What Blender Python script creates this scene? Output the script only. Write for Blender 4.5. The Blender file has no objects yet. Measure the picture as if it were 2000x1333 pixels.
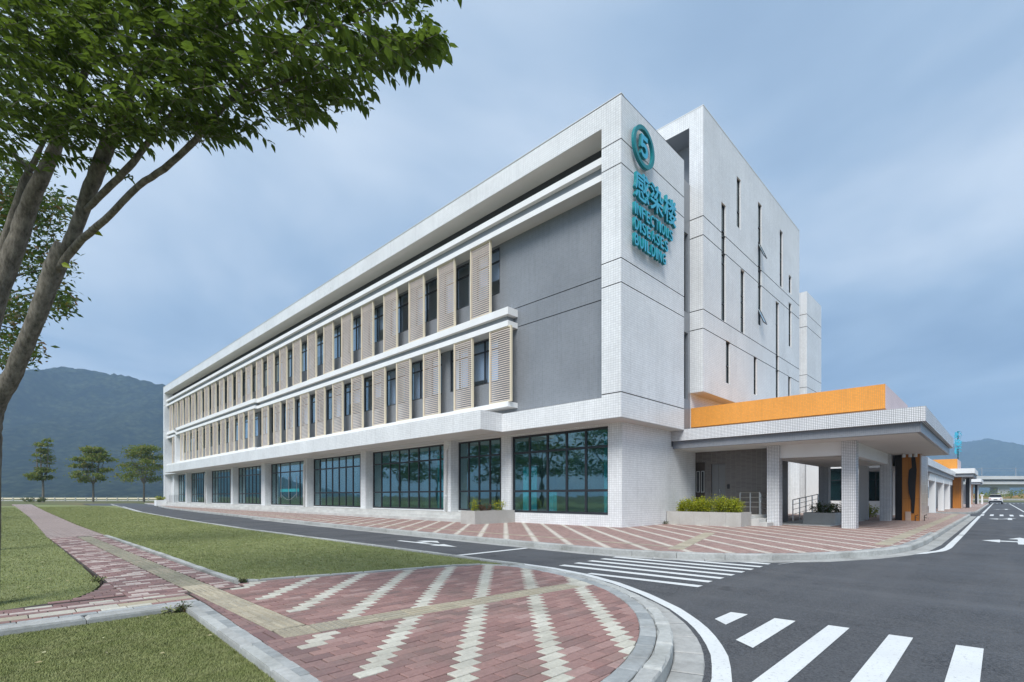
import bpy, math, random
import numpy as np
from mathutils import Vector, Matrix
R = math.radians
random.seed(7); rng = np.random.default_rng(7)
SC = bpy.context.scene
COL = SC.collection

# ------------------------------------------------------------------ camera, sky, sun, exposure
FWD = Vector((.7172, .6968, 0)); RGT = Vector((.6968, -.7172, 0))
cd = bpy.data.cameras.new("camera"); cam = bpy.data.objects.new("camera", cd); COL.objects.link(cam)
cd.sensor_width = 36; cd.lens = 36 * 984 / 2000; cd.shift_y = (970 - 666.5) / 2000
cd.clip_start = .05; cd.clip_end = 20000
cam.location = (0, 0, 1.2)
cam.rotation_euler = (R(90), 0, math.atan2(-FWD.x, FWD.y))
SC.camera = cam
SC.view_settings.view_transform = 'Standard'; SC.view_settings.look = 'None'
SC.view_settings.exposure = .42; SC.view_settings.gamma = 1
SC.render.resolution_x = 1024; SC.render.resolution_y = 682
SC.cycles.max_bounces = 8; SC.cycles.transparent_max_bounces = 24; SC.cycles.volume_bounces = 1
try: SC.cycles.use_denoising = True
except Exception: pass

SUN_EL, SUN_AZ = 50, None
sdir = Vector((-.80, -.42, 0)).normalized() * math.cos(R(SUN_EL)) + Vector((0, 0, math.sin(R(SUN_EL))))
sl = bpy.data.lights.new("sun", 'SUN'); so = bpy.data.objects.new("sun", sl); COL.objects.link(so)
sl.energy = 3.4; sl.angle = R(28); sl.color = (1, .98, .95)
so.rotation_euler = sdir.to_track_quat('Z', 'Y').to_euler()

W = bpy.data.worlds.new("World"); SC.world = W; W.use_nodes = True
nt = W.node_tree; nt.nodes.clear()
def wn(t, **k):
    n = nt.nodes.new(t)
    for a, b in k.items(): setattr(n, a, b)
    return n
out = wn('ShaderNodeOutputWorld'); bg = wn('ShaderNodeBackground'); bg.inputs[1].default_value = .1
nt.links.new(bg.outputs[0], out.inputs[0])
sky = wn('ShaderNodeTexSky', sky_type='NISHITA'); sky.sun_disc = False
sky.sun_elevation = R(SUN_EL); sky.sun_rotation = math.atan2(sdir.x, sdir.y)
sky.dust_density = 2
tc = wn('ShaderNodeTexCoord')
def vm(op, a, b=None):
    n = wn('ShaderNodeVectorMath', operation=op); nt.links.new(a, n.inputs[0])
    if b is not None: n.inputs[1].default_value = b
    return n
def mt(op, a, b, c=None, clamp=False):
    n = wn('ShaderNodeMath', operation=op); n.use_clamp = clamp
    for i, v in enumerate((a, b, c)):
        if v is None: continue
        if isinstance(v, (int, float)): n.inputs[i].default_value = v
        else: nt.links.new(v, n.inputs[i])
    return n.outputs[0]
sep = wn('ShaderNodeSeparateXYZ'); nt.links.new(tc.outputs['Generated'], sep.inputs[0])
zc_ = mt('MAXIMUM', sep.outputs[2], 0)
# clouds lie on a high layer: direction / (z + k)
den = mt('ADD', zc_, .22)
px = mt('DIVIDE', sep.outputs[0], den); py = mt('DIVIDE', sep.outputs[1], den)
cmb = wn('ShaderNodeCombineXYZ'); nt.links.new(px, cmb.inputs[0]); nt.links.new(py, cmb.inputs[1])
n1 = wn('ShaderNodeTexNoise'); nt.links.new(cmb.outputs[0], n1.inputs['Vector'])
n1.inputs['Scale'].default_value = 1.05; n1.inputs['Detail'].default_value = 5; n1.inputs['Roughness'].default_value = .5
n1.inputs['Distortion'].default_value = .35
rmp = wn('ShaderNodeMapRange'); nt.links.new(n1.outputs[0], rmp.inputs[0])
rmp.inputs[1].default_value = .33; rmp.inputs[2].default_value = .67
# the cloud deck is thinner and brighter to the north-west, heavier to the east
azd = vm('DOT_PRODUCT', tc.outputs['Generated'], tuple(RGT)).outputs['Value']
azf = mt('MULTIPLY_ADD', azd, -.5, .60)
elev = mt('MULTIPLY_ADD', zc_, .42, -.20)
fac = mt('ADD', mt('MULTIPLY', rmp.outputs[0], .86), mt('ADD', mt('MULTIPLY', azf, .42), elev), clamp=True)
cr = wn('ShaderNodeValToRGB'); nt.links.new(fac, cr.inputs[0])
cr.color_ramp.elements[0].position = .05; cr.color_ramp.elements[0].color = (.172, .262, .405, 1)
cr.color_ramp.elements[1].position = 1; cr.color_ramp.elements[1].color = (.53, .615, .72, 1)
e = cr.color_ramp.elements.new(.5); e.color = (.30, .41, .555, 1)
sc_ = vm('SCALE', cr.outputs[0]); sc_.inputs['Scale'].default_value = 10.0
mx = wn('ShaderNodeMix', data_type='RGBA'); mx.inputs[0].default_value = .93
nt.links.new(sky.outputs[0], mx.inputs[6]); nt.links.new(sc_.outputs[0], mx.inputs[7])
nt.links.new(mx.outputs[2], bg.inputs[0])

# ------------------------------------------------------------------ materials
class NT:
    def __init__(s, name):
        s.m = bpy.data.materials.new(name); s.m.use_nodes = True
        s.t = s.m.node_tree; s.b = s.t.nodes['Principled BSDF']; s.o = s.t.nodes['Material Output']
    def n(s, t, **k):
        n = s.t.nodes.new(t)
        for a, b in k.items(): setattr(n, a, b)
        return n
    def l(s, a, b): s.t.links.new(a, b)
    def math(s, op, *v, clamp=False):
        n = s.n('ShaderNodeMath', operation=op); n.use_clamp = clamp
        for i, x in enumerate(v):
            if isinstance(x, (int, float)): n.inputs[i].default_value = x
            else: s.l(x, n.inputs[i])
        return n.outputs[0]
    def noise(s, scale, detail=4, vec=None, rough=.55):
        n = s.n('ShaderNodeTexNoise'); n.inputs['Scale'].default_value = scale
        n.inputs['Detail'].default_value = detail; n.inputs['Roughness'].default_value = rough
        if vec is not None: s.l(vec, n.inputs['Vector'])
        return n.outputs[0]
    def pos(s): return s.n('ShaderNodeNewGeometry').outputs['Position']
    def mix(s, f, a, b, mode='MIX'):
        n = s.n('ShaderNodeMix', data_type='RGBA', blend_type=mode)
        for i, v in ((0, f), (6, a), (7, b)):
            if isinstance(v, (int, float)): n.inputs[i].default_value = v
            elif isinstance(v, tuple): n.inputs[i].default_value = (*v, 1) if len(v) == 3 else v
            else: s.l(v, n.inputs[i])
        return n.outputs[2]
    def rng(s, v, a, b, c=0, d=1):
        n = s.n('ShaderNodeMapRange'); s.l(v, n.inputs[0])
        for i, x in zip((1, 2, 3, 4), (a, b, c, d)): n.inputs[i].default_value = x
        return n.outputs[0]
    def ramp(s, f, *st):
        n = s.n('ShaderNodeValToRGB'); s.l(f, n.inputs[0]); el = n.color_ramp.elements
        while len(el) < len(st): el.new(.5)
        for e_, (p, c) in zip(el, st): e_.position = p; e_.color = (*c, 1)
        return n.outputs[0]
    def bump(s, h, dist=.01, strength=1.):
        n = s.n('ShaderNodeBump'); n.inputs['Distance'].default_value = dist; n.inputs['Strength'].default_value = strength
        s.l(h, n.inputs['Height']); s.l(n.outputs[0], s.b.inputs['Normal'])
    def col(s, c):
        if isinstance(c, tuple): s.b.inputs['Base Color'].default_value = (*c, 1)
        else: s.l(c, s.b.inputs['Base Color'])
    def rough(s, r, spec=.5):
        if isinstance(r, (int, float)): s.b.inputs['Roughness'].default_value = r
        else: s.l(r, s.b.inputs['Roughness'])
        s.b.inputs['Specular IOR Level'].default_value = spec

def plain(name, c, rough=.6, var=.12, scale=3., metal=0, spec=.4, bump=0.):
    k = NT(name); p = k.pos()
    a = k.noise(scale, 5, p)
    k.col(k.mix(k.rng(a, .3, .7), tuple(x * (1 - var) for x in c), tuple(min(1, x * (1 + var)) for x in c)))
    k.rough(rough, spec); k.b.inputs['Metallic'].default_value = metal
    if bump: k.bump(k.noise(scale * 30, 4, p), bump)
    return k.m

def wall_uv(k):
    g = k.n('ShaderNodeNewGeometry'); sp = k.n('ShaderNodeSeparateXYZ'); k.l(g.outputs['Position'], sp.inputs[0])
    sn = k.n('ShaderNodeSeparateXYZ'); k.l(g.outputs['True Normal'], sn.inputs[0])
    f = k.math('GREATER_THAN', k.math('ABSOLUTE', sn.outputs[0]), .5)
    fz = k.math('GREATER_THAN', k.math('ABSOLUTE', sn.outputs[2]), .5)
    u = k.math('ADD', k.math('MULTIPLY', sp.outputs[1], f), k.math('MULTIPLY', sp.outputs[0], k.math('SUBTRACT', 1, f)))
    v = k.math('ADD', k.math('MULTIPLY', sp.outputs[1], fz), k.math('MULTIPLY', sp.outputs[2], k.math('SUBTRACT', 1, fz)))
    c = k.n('ShaderNodeCombineXYZ'); k.l(u, c.inputs[0]); k.l(v, c.inputs[1])
    return c.outputs[0], g.outputs['Position'], sp

def tile(name, c, grout, w, h, mort=.006, rough=.28, var=.07, dirt=.12, streak=.10):
    k = NT(name); uv, p, sp = wall_uv(k)
    b = k.n('ShaderNodeTexBrick'); b.offset = 0; b.squash = 1
    k.l(uv, b.inputs['Vector'])
    b.inputs['Scale'].default_value = 1; b.inputs['Brick Width'].default_value = w; b.inputs['Row Height'].default_value = h
    b.inputs['Mortar Size'].default_value = mort; b.inputs['Mortar Smooth'].default_value = .3; b.inputs['Bias'].default_value = 0
    b.inputs['Color1'].default_value = (*[x * (1 - var) for x in c], 1)
    b.inputs['Color2'].default_value = (*[min(.92, x * (1 + var)) for x in c], 1)
    b.inputs['Mortar'].default_value = (*grout, 1)
    # grime: broad patches and run-down streaks
    s1 = k.rng(k.noise(.55, 5, p), .35, .75, 1 - dirt, 1.02)
    mp = k.n('ShaderNodeMapping'); k.l(uv, mp.inputs[0]); mp.inputs['Scale'].default_value = (5.5, .28, 1)
    s2 = k.rng(k.noise(1, 5, mp.outputs[0], .65), .5, .78, 1, 1 - streak)
    mul = k.math('MULTIPLY', s1, s2)
    cc = k.n('ShaderNodeCombineColor')
    for i in range(3): k.l(mul, cc.inputs[i])
    k.col(k.mix(1., b.outputs[0], cc.outputs[0], 'MULTIPLY'))
    k.rough(k.rng(b.outputs['Fac'], 0, 1, rough, .8), .45)
    k.bump(k.math('SUBTRACT', 1, b.outputs['Fac']), .003, .4)
    return k.m

M = {}
M['tile'] = tile('white_strip_tile', (.81, .825, .83), (.57, .58, .59), .104, .087, .007, var=.05, dirt=.12, streak=.14)
M['gtile'] = tile('grey_strip_tile', (.225, .243, .268), (.28, .298, .32), .104, .087, .006, var=.05, streak=.14)
M['sqtile'] = tile('white_square_mosaic', (.76, .77, .78), (.19, .20, .22), .0585, .0585, .0062, var=.05, streak=.12)
M['gsq'] = tile('grey_square_mosaic', (.20, .215, .24), (.28, .29, .31), .0585, .0585, .005)
M['orange'] = tile('orange_mosaic', (.84, .335, .045), (.55, .30, .12), .0585, .0585, .005, var=.06, dirt=.1)
M['pink'] = tile('pale_pink_mosaic', (.74, .60, .60), (.62, .44, .42), .0585, .0585, .006)
M['beige'] = tile('beige_stone_cladding', (.60, .45, .36), (.45, .34, .27), .6, .45, .006, rough=.25)
M['ostone'] = tile('ochre_cladding', (.52, .20, .035), (.33, .13, .03), .22, 1.1, .006, rough=.35)
M['taupe'] = tile('taupe_strip_tile', (.135, .12, .112), (.25, .235, .22), .22, .058, .0055, var=.14)
M['white'] = plain('white_paint', (.74, .75, .75), .55, .04, .6)
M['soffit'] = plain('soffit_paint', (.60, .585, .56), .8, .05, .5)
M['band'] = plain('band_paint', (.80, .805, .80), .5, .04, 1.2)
M['gpaint'] = plain('grey_render', (.27, .29, .315), .7, .05, .8)
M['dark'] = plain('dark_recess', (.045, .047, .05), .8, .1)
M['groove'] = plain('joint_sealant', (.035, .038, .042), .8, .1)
M['frame'] = plain('black_aluminium', (.022, .026, .032), .35, .1, 4, spec=.5)
M['steel'] = plain('brushed_steel', (.55, .55, .54), .3, .06, 6, metal=1)
M['cream'] = plain('cream_metal', (.76, .67, .50), .45, .05, 2)
M['slat'] = plain('timber_look_slat', (.68, .59, .53), .5, .07, 2.5)
M['conc'] = plain('concrete', (.42, .42, .40), .85, .22, 2.2, bump=.002)
M['step'] = plain('step_stone', (.50, .50, .48), .7, .15, 1.7, bump=.001)
M['teal'] = plain('teal_sign_enamel', (.008, .20, .23), .38, .06, 2.5)
M['tealf'] = plain('light_teal_sign_face', (.055, .40, .58), .4, .05, 2.5)
M['teals'] = plain('teal_curtain_cloth', (.06, .50, .55), .7, .15, 3)
M['black'] = plain('black_cladding', (.014, .013, .015), .35, .2, 2)
M['brown'] = plain('bronze_door', (.075, .058, .048), .35, .15, 3, metal=.5)
M['greydoor'] = plain('grey_steel_door', (.17, .172, .175), .5, .05, 2)
M['lino'] = plain('indoor_floor', (.16, .17, .17), .3, .1, 1)
M['room'] = plain('indoor_wall', (.42, .46, .46), .8, .1, 1)
M['pipe'] = plain('pvc_pipe', (.72, .72, .70), .4, .06, 3)
M['rubber'] = plain('tyre_rubber', (.02, .02, .02), .7, .1)
M['carpaint'] = plain('white_car_paint', (.78, .79, .80), .2, .02, 1)
M['red'] = plain('red_lens', (.35, .02, .02), .2, .05)
M['soil'] = plain('soil', (.07, .055, .04), .95, .3, 9, bump=.01)
M['viaduct'] = plain('viaduct_concrete', (.50, .51, .52), .8, .1, .1)

k = NT('granite'); p = k.pos()
v = k.n('ShaderNodeTexVoronoi'); k.l(p, v.inputs['Vector']); v.inputs['Scale'].default_value = 120
c = k.mix(k.rng(v.outputs['Color'], .2, .8), (.30, .295, .28), (.56, .55, .52))
c = k.mix(k.rng(k.noise(2.2, 6, p), .45, .75), c, (.33, .31, .28), 'MIX'); k.col(k.mix(.55, c, (.47, .46, .43)))
k.rough(.65, .3); M['granite'] = k.m

def stone_like(name, c, var, scale=30, bump=.0025, rough=.85, stain=(.13, .12, .105), stainf=.5):
    """Colour differs from piece to piece; stains and grain run over it."""
    k = NT(name); p = k.pos()
    oi = k.n('ShaderNodeObjectInfo'); ge = k.n('ShaderNodeNewGeometry')
    r = k.math('FRACT', k.math('ADD', oi.outputs['Random'], ge.outputs['Random Per Island']))
    wn_ = k.n('ShaderNodeTexWhiteNoise', noise_dimensions='1D'); k.l(k.math('MULTIPLY', r, 917.), wn_.inputs['W'])
    base = k.ramp(wn_.outputs['Value'], *[(i / max(1, len(var) - 1), x) for i, x in enumerate(var)])
    g = k.noise(scale, 6, p, .7)
    base = k.mix(k.rng(g, .3, .7), k.mix(1., base, (.72, .72, .72), 'MULTIPLY'), base)
    st = k.math('MULTIPLY', k.rng(k.noise(1.4, 6, p, .65), .48, .72), stainf)
    k.col(k.mix(st, base, stain)); k.rough(rough, .25)
    k.bump(g, bump); return k.m
M['brick'] = stone_like('red_paver', None, [(.235, .142, .130), (.335, .205, .185), (.28, .165, .15), (.37, .225, .20), (.24, .155, .145), (.31, .18, .162), (.40, .27, .245)])
M['bcream'] = stone_like('cream_paver', None, [(.56, .54, .46), (.48, .46, .39), (.62, .60, .52), (.52, .49, .42)], stainf=.45)
M['bpink'] = stone_like('pinkish_paver', None, [(.50, .41, .375), (.44, .36, .33), (.56, .48, .44)])
M['bmar'] = stone_like('purple_brown_paver', None, [(.20, .125, .122), (.25, .155, .148), (.30, .19, .175), (.23, .15, .145)])
M['btan'] = stone_like('tan_tactile_paver', None, [(.45, .395, .29), (.38, .34, .26), (.50, .445, .335), (.35, .32, .255)], stainf=.4)
M['bolive'] = stone_like('weathered_tactile_paver', None, [(.31, .285, .21), (.26, .25, .185), (.35, .31, .24)])
M['kerb'] = stone_like('kerb_concrete', None, [(.44, .45, .43), (.50, .51, .49), (.40, .405, .39), (.47, .475, .46)], scale=18, stain=(.17, .17, .15), stainf=.6)
M['gutter'] = stone_like('gutter_concrete', None, [(.36, .365, .35), (.43, .43, .415), (.39, .395, .38)], scale=14, stain=(.13, .13, .12), stainf=.6)
M['blockg'] = stone_like('grey_block', None, [(.36, .38, .38), (.29, .31, .315), (.44, .455, .45), (.33, .35, .35)], scale=16)

k = NT('asphalt'); p = k.pos()
v = k.n('ShaderNodeTexVoronoi'); k.l(p, v.inputs['Vector']); v.inputs['Scale'].default_value = 75
g = k.rng(v.outputs['Color'], .1, .95)
c = k.mix(g, (.022, .024, .028), (.105, .108, .115))
c = k.mix(k.math('MULTIPLY', k.rng(k.noise(.42, 7, p, .65), .38, .66), .75), c, (.088, .092, .10))
mp = k.n('ShaderNodeMapping'); k.l(p, mp.inputs[0]); mp.inputs['Scale'].default_value = (.12, 1.9, 1)
c = k.mix(k.math('MULTIPLY', k.rng(k.noise(1, 5, mp.outputs[0]), .45, .7), .5), c, (.10, .10, .103))
c = k.mix(k.math('MULTIPLY', k.rng(k.noise(2.3, 4, p, .5), .66, .74), .55), c, (.03, .031, .034))
mp2 = k.n('ShaderNodeMapping'); k.l(p, mp2.inputs[0]); mp2.inputs['Scale'].default_value = (1.6, .16, 1); mp2.inputs['Rotation'].default_value = (0, 0, .5)
c = k.mix(k.math('MULTIPLY', k.rng(k.noise(1, 5, mp2.outputs[0], .6), .55, .72), .35), c, (.13, .132, .138))
k.col(c); k.rough(k.rng(k.noise(.8, 4, p), .3, .7, .62, .85), .35); k.bump(v.outputs['Distance'], .005, .8)
M['asphalt'] = k.m

k = NT('road_paint'); p = k.pos()
f = k.rng(k.noise(26, 7, p, .8), .54, .70); f2 = k.rng(k.noise(1.6, 5, p), .4, .75)
c = k.mix(k.math('MULTIPLY', f, .75), (.64, .66, .655), (.14, .14, .145)); c = k.mix(k.math('MULTIPLY', f2, .45), c, (.50, .515, .52))
k.col(c); k.rough(.6, .3); M['paint'] = k.m

def grassmat(name, a, b, c3):
    k = NT(name); p = k.pos()
    f = k.rng(k.noise(.55, 6, p, .6), .34, .68); f2 = k.rng(k.noise(5, 6, p, .75), .42, .66); f3 = k.rng(k.noise(1.1, 4, p, .7), .52, .70)
    c = k.mix(f, a, b); c = k.mix(k.math('MULTIPLY', f2, .5), c, c3); c = k.mix(k.math('MULTIPLY', f3, .5), c, tuple(x * .52 for x in a))
    ge = k.n('ShaderNodeNewGeometry')
    c = k.mix(k.math('MULTIPLY', ge.outputs['Random Per Island'], .35), c, (.21, .23, .10))
    k.col(c); k.rough(.8, .15); return k
k = grassmat('lawn_soil_and_moss', (.15, .18, .065), (.205, .232, .097), (.27, .27, .15)); k.bump(k.noise(60, 4, k.pos()), .02)
M['lawn'] = k.m
M['blade'] = grassmat('grass_blade', (.185, .220, .075), (.275, .300, .125), (.37, .36, .20)).m
k = NT('rough_ground'); p = k.pos()
k.col(k.mix(k.rng(k.noise(.12, 6, p), .4, .6), (.17, .15, .085), (.095, .12, .05))); k.rough(.95, .1); M['rough'] = k.m
k = NT('red_earth'); p = k.pos()
k.col(k.mix(k.rng(k.noise(.5, 6, p), .35, .65), (.30, .17, .08), (.11, .13, .045))); k.rough(.95, .1); M['earth'] = k.m
k = NT('forest'); p = k.pos()
f = k.rng(k.noise(.012, 9, p, .75), .42, .60); v = k.n('ShaderNodeTexVoronoi'); k.l(p, v.inputs['Vector']); v.inputs['Scale'].default_value = .07
k.col(k.mix(k.rng(v.outputs['Distance'], .1, .9), k.mix(f, (.022, .037, .022), (.085, .105, .055)), (.008, .014, .011))); k.rough(1, .0)
k.bump(k.noise(.09, 8, p, .8), 14.); M['forest'] = k.m

def leafmat(name, cols, trans=.35):
    k = NT(name); ge = k.n('ShaderNodeNewGeometry'); oi = k.n('ShaderNodeObjectInfo')
    r = k.math('FRACT', k.math('ADD', k.math('MULTIPLY', oi.outputs['Random'], 7.), ge.outputs['Random Per Island']))
    wn_ = k.n('ShaderNodeTexWhiteNoise', noise_dimensions='1D'); k.l(k.math('MULTIPLY', r, 517.), wn_.inputs['W'])
    c = k.ramp(wn_.outputs['Value'], *[(i / (len(cols) - 1), x) for i, x in enumerate(cols)])
    k.col(c); k.rough(.45, .35)
    t = k.n('ShaderNodeBsdfTranslucent'); k.l(k.mix(.5, c, (.20, .30, .03)), t.inputs[0])
    m = k.n('ShaderNodeMixShader'); m.inputs[0].default_value = trans
    k.l(k.b.outputs[0], m.inputs[1]); k.l(t.outputs[0], m.inputs[2]); k.l(m.outputs[0], k.o.inputs[0]); return k.m
M['leaf'] = leafmat('green_leaf', [(.034, .060, .012), (.055, .090, .016), (.040, .070, .013), (.080, .125, .020), (.046, .078, .016)], .44)
M['leafs'] = leafmat('dark_small_leaf', [(.028, .060, .018), (.05, .09, .02), (.035, .07, .02), (.16, .06, .02)], .35)
M['leafb'] = leafmat('street_tree_leaf', [(.12, .17, .03), (.19, .22, .035), (.14, .18, .03), (.26, .19, .05)], .4)
M['leafy'] = leafmat('golden_privet_leaf', [(.42, .44, .02), (.20, .27, .02), (.58, .54, .03), (.32, .36, .02), (.10, .15, .02)], .4)
M['leafr'] = leafmat('red_shrub_leaf', [(.12, .035, .02), (.09, .05, .025), (.18, .05, .03)], .3)
M['dry'] = leafmat('dry_leaf', [(.45, .42, .25), (.33, .28, .14), (.5, .5, .3)], .2)
k = NT('bark'); p = k.pos(); mp = k.n('ShaderNodeMapping'); k.l(p, mp.inputs[0]); mp.inputs['Scale'].default_value = (1, 1, .35)
f = k.noise(22, 7, mp.outputs[0], .7)
k.col(k.mix(k.rng(f, .35, .65), (.08, .072, .058), (.235, .212, .175))); k.rough(.9, .2); k.bump(f, .02); M['bark'] = k.m

def glassmat(name, tint, r0=.1):
    k = NT(name); k.t.nodes.remove(k.b)
    tr = k.n('ShaderNodeBsdfTransparent'); tr.inputs[0].default_value = (*tint, 1)
    gl = k.n('ShaderNodeBsdfGlossy'); gl.inputs['Roughness'].default_value = .015; gl.inputs[0].default_value = (.82, .96, 1, 1)
    lw_ = k.n('ShaderNodeLayerWeight'); lw_.inputs[0].default_value = .5
    fr_ = k.math('MULTIPLY_ADD', k.math('POWER', lw_.outputs['Facing'], 4.), 1 - r0, r0)
    nz = k.noise(.9, 2, k.pos()); bp = k.n('ShaderNodeBump'); bp.inputs['Distance'].default_value = .004
    k.l(nz, bp.inputs['Height']); k.l(bp.outputs[0], gl.inputs['Normal'])
    m = k.n('ShaderNodeMixShader'); k.l(fr_, m.inputs[0]); k.l(tr.outputs[0], m.inputs[1]); k.l(gl.outputs[0], m.inputs[2])
    k.l(m.outputs[0], k.o.inputs[0]); return k.m
M['glass'] = glassmat('shopfront_glass', (.66, .88, .90), .15)
M['glassu'] = glassmat('upper_window_glass', (.84, .90, .96), .12)
M['glassd'] = glassmat('dark_slot_glass', (.10, .13, .16), .05)

# brick pavement too far away for single pieces: same bond, same diagonal cream lines
def far_paver(name, stripe, base, cream, period):
    k = NT(name); p = k.pos(); sp = k.n('ShaderNodeSeparateXYZ'); k.l(p, sp.inputs[0])
    a, h = .225, .1125
    yj = k.math('DIVIDE', sp.outputs[1], h); j = k.math('FLOOR', yj)
    u = k.math('DIVIDE', k.math('SUBTRACT', sp.outputs[0], k.math('MULTIPLY', j, h)), a); kk = k.math('FLOOR', u)
    md = k.math('FLOORED_MODULO', kk, float(period)); cr_ = k.math('LESS_THAN', md, .5)
    fu = k.math('FRACT', u); fy = k.math('FRACT', yj)
    jo = k.math('MAXIMUM', k.math('LESS_THAN', fu, .035), k.math('LESS_THAN', fy, .07))
    cx = k.n('ShaderNodeCombineXYZ'); k.l(kk, cx.inputs[0]); k.l(j, cx.inputs[1])
    wn_ = k.n('ShaderNodeTexWhiteNoise', noise_dimensions='2D'); k.l(cx.outputs[0], wn_.inputs['Vector'])
    b = k.ramp(wn_.outputs['Value'], (0, base[0]), (.5, base[1]), (1, base[2]))
    c = k.mix(cr_, b, cream) if stripe else b
    c = k.mix(jo, c, (.10, .085, .075))
    c = k.mix(k.math('MULTIPLY', k.rng(k.noise(.9, 6, p, .65), .45, .75), .35), c, (.20, .165, .15))
    k.col(c); k.rough(.85, .25); k.bump(k.math('SUBTRACT', 1, jo), .004); return k.m
M['farbrick'] = far_paver('distant_red_pavers', True, [(.27, .175, .155), (.37, .25, .22), (.32, .205, .18)], (.58, .53, .46), 5)
M['farpath'] = far_paver('distant_path_pavers', True, [(.20, .15, .14), (.25, .18, .168), (.30, .225, .205)], (.44, .385, .35), 3)
M['joint'] = plain('joint_sand', (.06, .05, .045), .95, .3, 20)

# ------------------------------------------------------------------ geometry helpers
class MB:
    def __init__(s): s.v = []; s.f = []; s.m = []
    def poly(s, pts, m=0):
        i = len(s.v); s.v += [tuple(q) for q in pts]; s.f.append(tuple(range(i, i + len(pts)))); s.m.append(m)
    def box(s, x0, x1, y0, y1, z0, z1, m=0, bot=None, top=None):
        x0, x1 = sorted((x0, x1)); y0, y1 = sorted((y0, y1)); z0, z1 = sorted((z0, z1))
        i = len(s.v)
        s.v += [(x0, y0, z0), (x1, y0, z0), (x1, y1, z0), (x0, y1, z0), (x0, y0, z1), (x1, y0, z1), (x1, y1, z1), (x0, y1, z1)]
        for q, mm in (((3, 2, 1, 0), m if bot is None else bot), ((4, 5, 6, 7), m if top is None else top),
                      ((0, 1, 5, 4), m), ((1, 2, 6, 5), m), ((2, 3, 7, 6), m), ((3, 0, 4, 7), m)):
            s.f.append(tuple(i + a for a in q)); s.m.append(mm)
        return s
    def prism(s, pts, z0, z1, m=0, cham=0):
        """extrude a plan polygon (counter-clockwise), optional chamfered top edge"""
        n = len(pts); i = len(s.v)
        a = sum(pts[j][0] * pts[(j + 1) % n][1] - pts[(j + 1) % n][0] * pts[j][1] for j in range(n))
        if a < 0: pts = pts[::-1]
        if cham:
            cx = sum(q[0] for q in pts) / n; cy = sum(q[1] for q in pts) / n
            top = []
            for q in pts:
                dx, dy = cx - q[0], cy - q[1]; d = math.hypot(dx, dy) or 1; t = min(.4, cham * 1.4 / d)
                top.append((q[0] + dx * t, q[1] + dy * t))
            s.v += [(x, y, z0) for x, y in pts] + [(x, y, z1 - cham) for x, y in pts] + [(x, y, z1) for x, y in top]
            for r in range(2):
                for j in range(n):
                    s.f.append((i + r * n + j, i + r * n + (j + 1) % n, i + (r + 1) * n + (j + 1) % n, i + (r + 1) * n + j)); s.m.append(m)
            s.f.append(tuple(i + 2 * n + j for j in range(n))); s.m.append(m)
        else:
            s.v += [(x, y, z0) for x, y in pts] + [(x, y, z1) for x, y in pts]
            for j in range(n): s.f.append((i + j, i + (j + 1) % n, i + n + (j + 1) % n, i + n + j)); s.m.append(m)
            s.f.append(tuple(i + n + j for j in range(n))); s.m.append(m)
            s.f.append(tuple(i + n - 1 - j for j in range(n))); s.m.append(m)
        return s
    def tube(s, pts, rad, n=8, m=0, cap=True):
        pts = [Vector(q) for q in pts]
        if not hasattr(rad, '__len__'): rad = [rad] * len(pts)
        i0 = len(s.v); u = None
        for j, q in enumerate(pts):
            d = (pts[min(j + 1, len(pts) - 1)] - pts[max(j - 1, 0)]).normalized()
            if u is None: u = d.orthogonal().normalized()
            u = (u - d * u.dot(d)).normalized(); w = d.cross(u)
            for a in range(n):
                t = 2 * math.pi * a / n; s.v.append(tuple(q + (u * math.cos(t) + w * math.sin(t)) * rad[j]))
        for j in range(len(pts) - 1):
            for a in range(n):
                b = (a + 1) % n; s.f.append((i0 + j * n + a, i0 + j * n + b, i0 + (j + 1) * n + b, i0 + (j + 1) * n + a)); s.m.append(m)
        if cap:
            s.f.append(tuple(i0 + n - 1 - a for a in range(n))); s.m.append(m)
            e_ = i0 + (len(pts) - 1) * n; s.f.append(tuple(e_ + a for a in range(n))); s.m.append(m)
        return s
    def mesh(s, name, mats, smooth=False):
        me = bpy.data.meshes.new(name); me.from_pydata(s.v, [], s.f)
        for m in (mats if isinstance(mats, (list, tuple)) else [mats]): me.materials.append(M[m] if isinstance(m, str) else m)
        if max(s.m, default=0): me.polygons.foreach_set('material_index', s.m)
        if smooth: me.polygons.foreach_set('use_smooth', [True] * len(me.polygons))
        me.update(); return me
    def build(s, name, mats, parent=None, smooth=False, **k):
        return link(name, s.mesh(name, mats, smooth), parent, **k)

def link(name, me, parent=None, loc=None, rot=None, **k):
    o = bpy.data.objects.new(name, me); COL.objects.link(o)
    if parent is not None: o.parent = parent
    if loc is not None: o.location = loc
    if rot is not None: o.rotation_euler = rot
    for a, b in k.items(): o[a] = b
    return o
def thing(name, label, cat, loc=(0, 0, 0), group=None):
    o = link(name, None, None, loc, label=label, category=cat)
    if group: o['group'] = group
    return o
def child_at(root, o):
    """keep world geometry when the root Empty is not at the origin"""
    o.parent = root; o.location = Vector(o.location) - Vector(root.location); return o
def copy_tree(o, parent=None, loc=None):
    c = o.copy(); COL.objects.link(c); c.parent = parent
    if loc is not None: c.location = loc
    for ch in list(o.children): copy_tree(ch, c)
    return c
def clip_half(P, a, b, c):
    """keep a*x+b*y+c >= 0"""
    o = []
    for i in range(len(P)):
        p, q = P[i], P[(i + 1) % len(P)]; dp = a * p[0] + b * p[1] + c; dq = a * q[0] + b * q[1] + c
        if dp >= 0: o.append(p)
        if dp * dq < 0: t = dp / (dp - dq); o.append((p[0] + (q[0] - p[0]) * t, p[1] + (q[1] - p[1]) * t))
    return o
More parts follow.
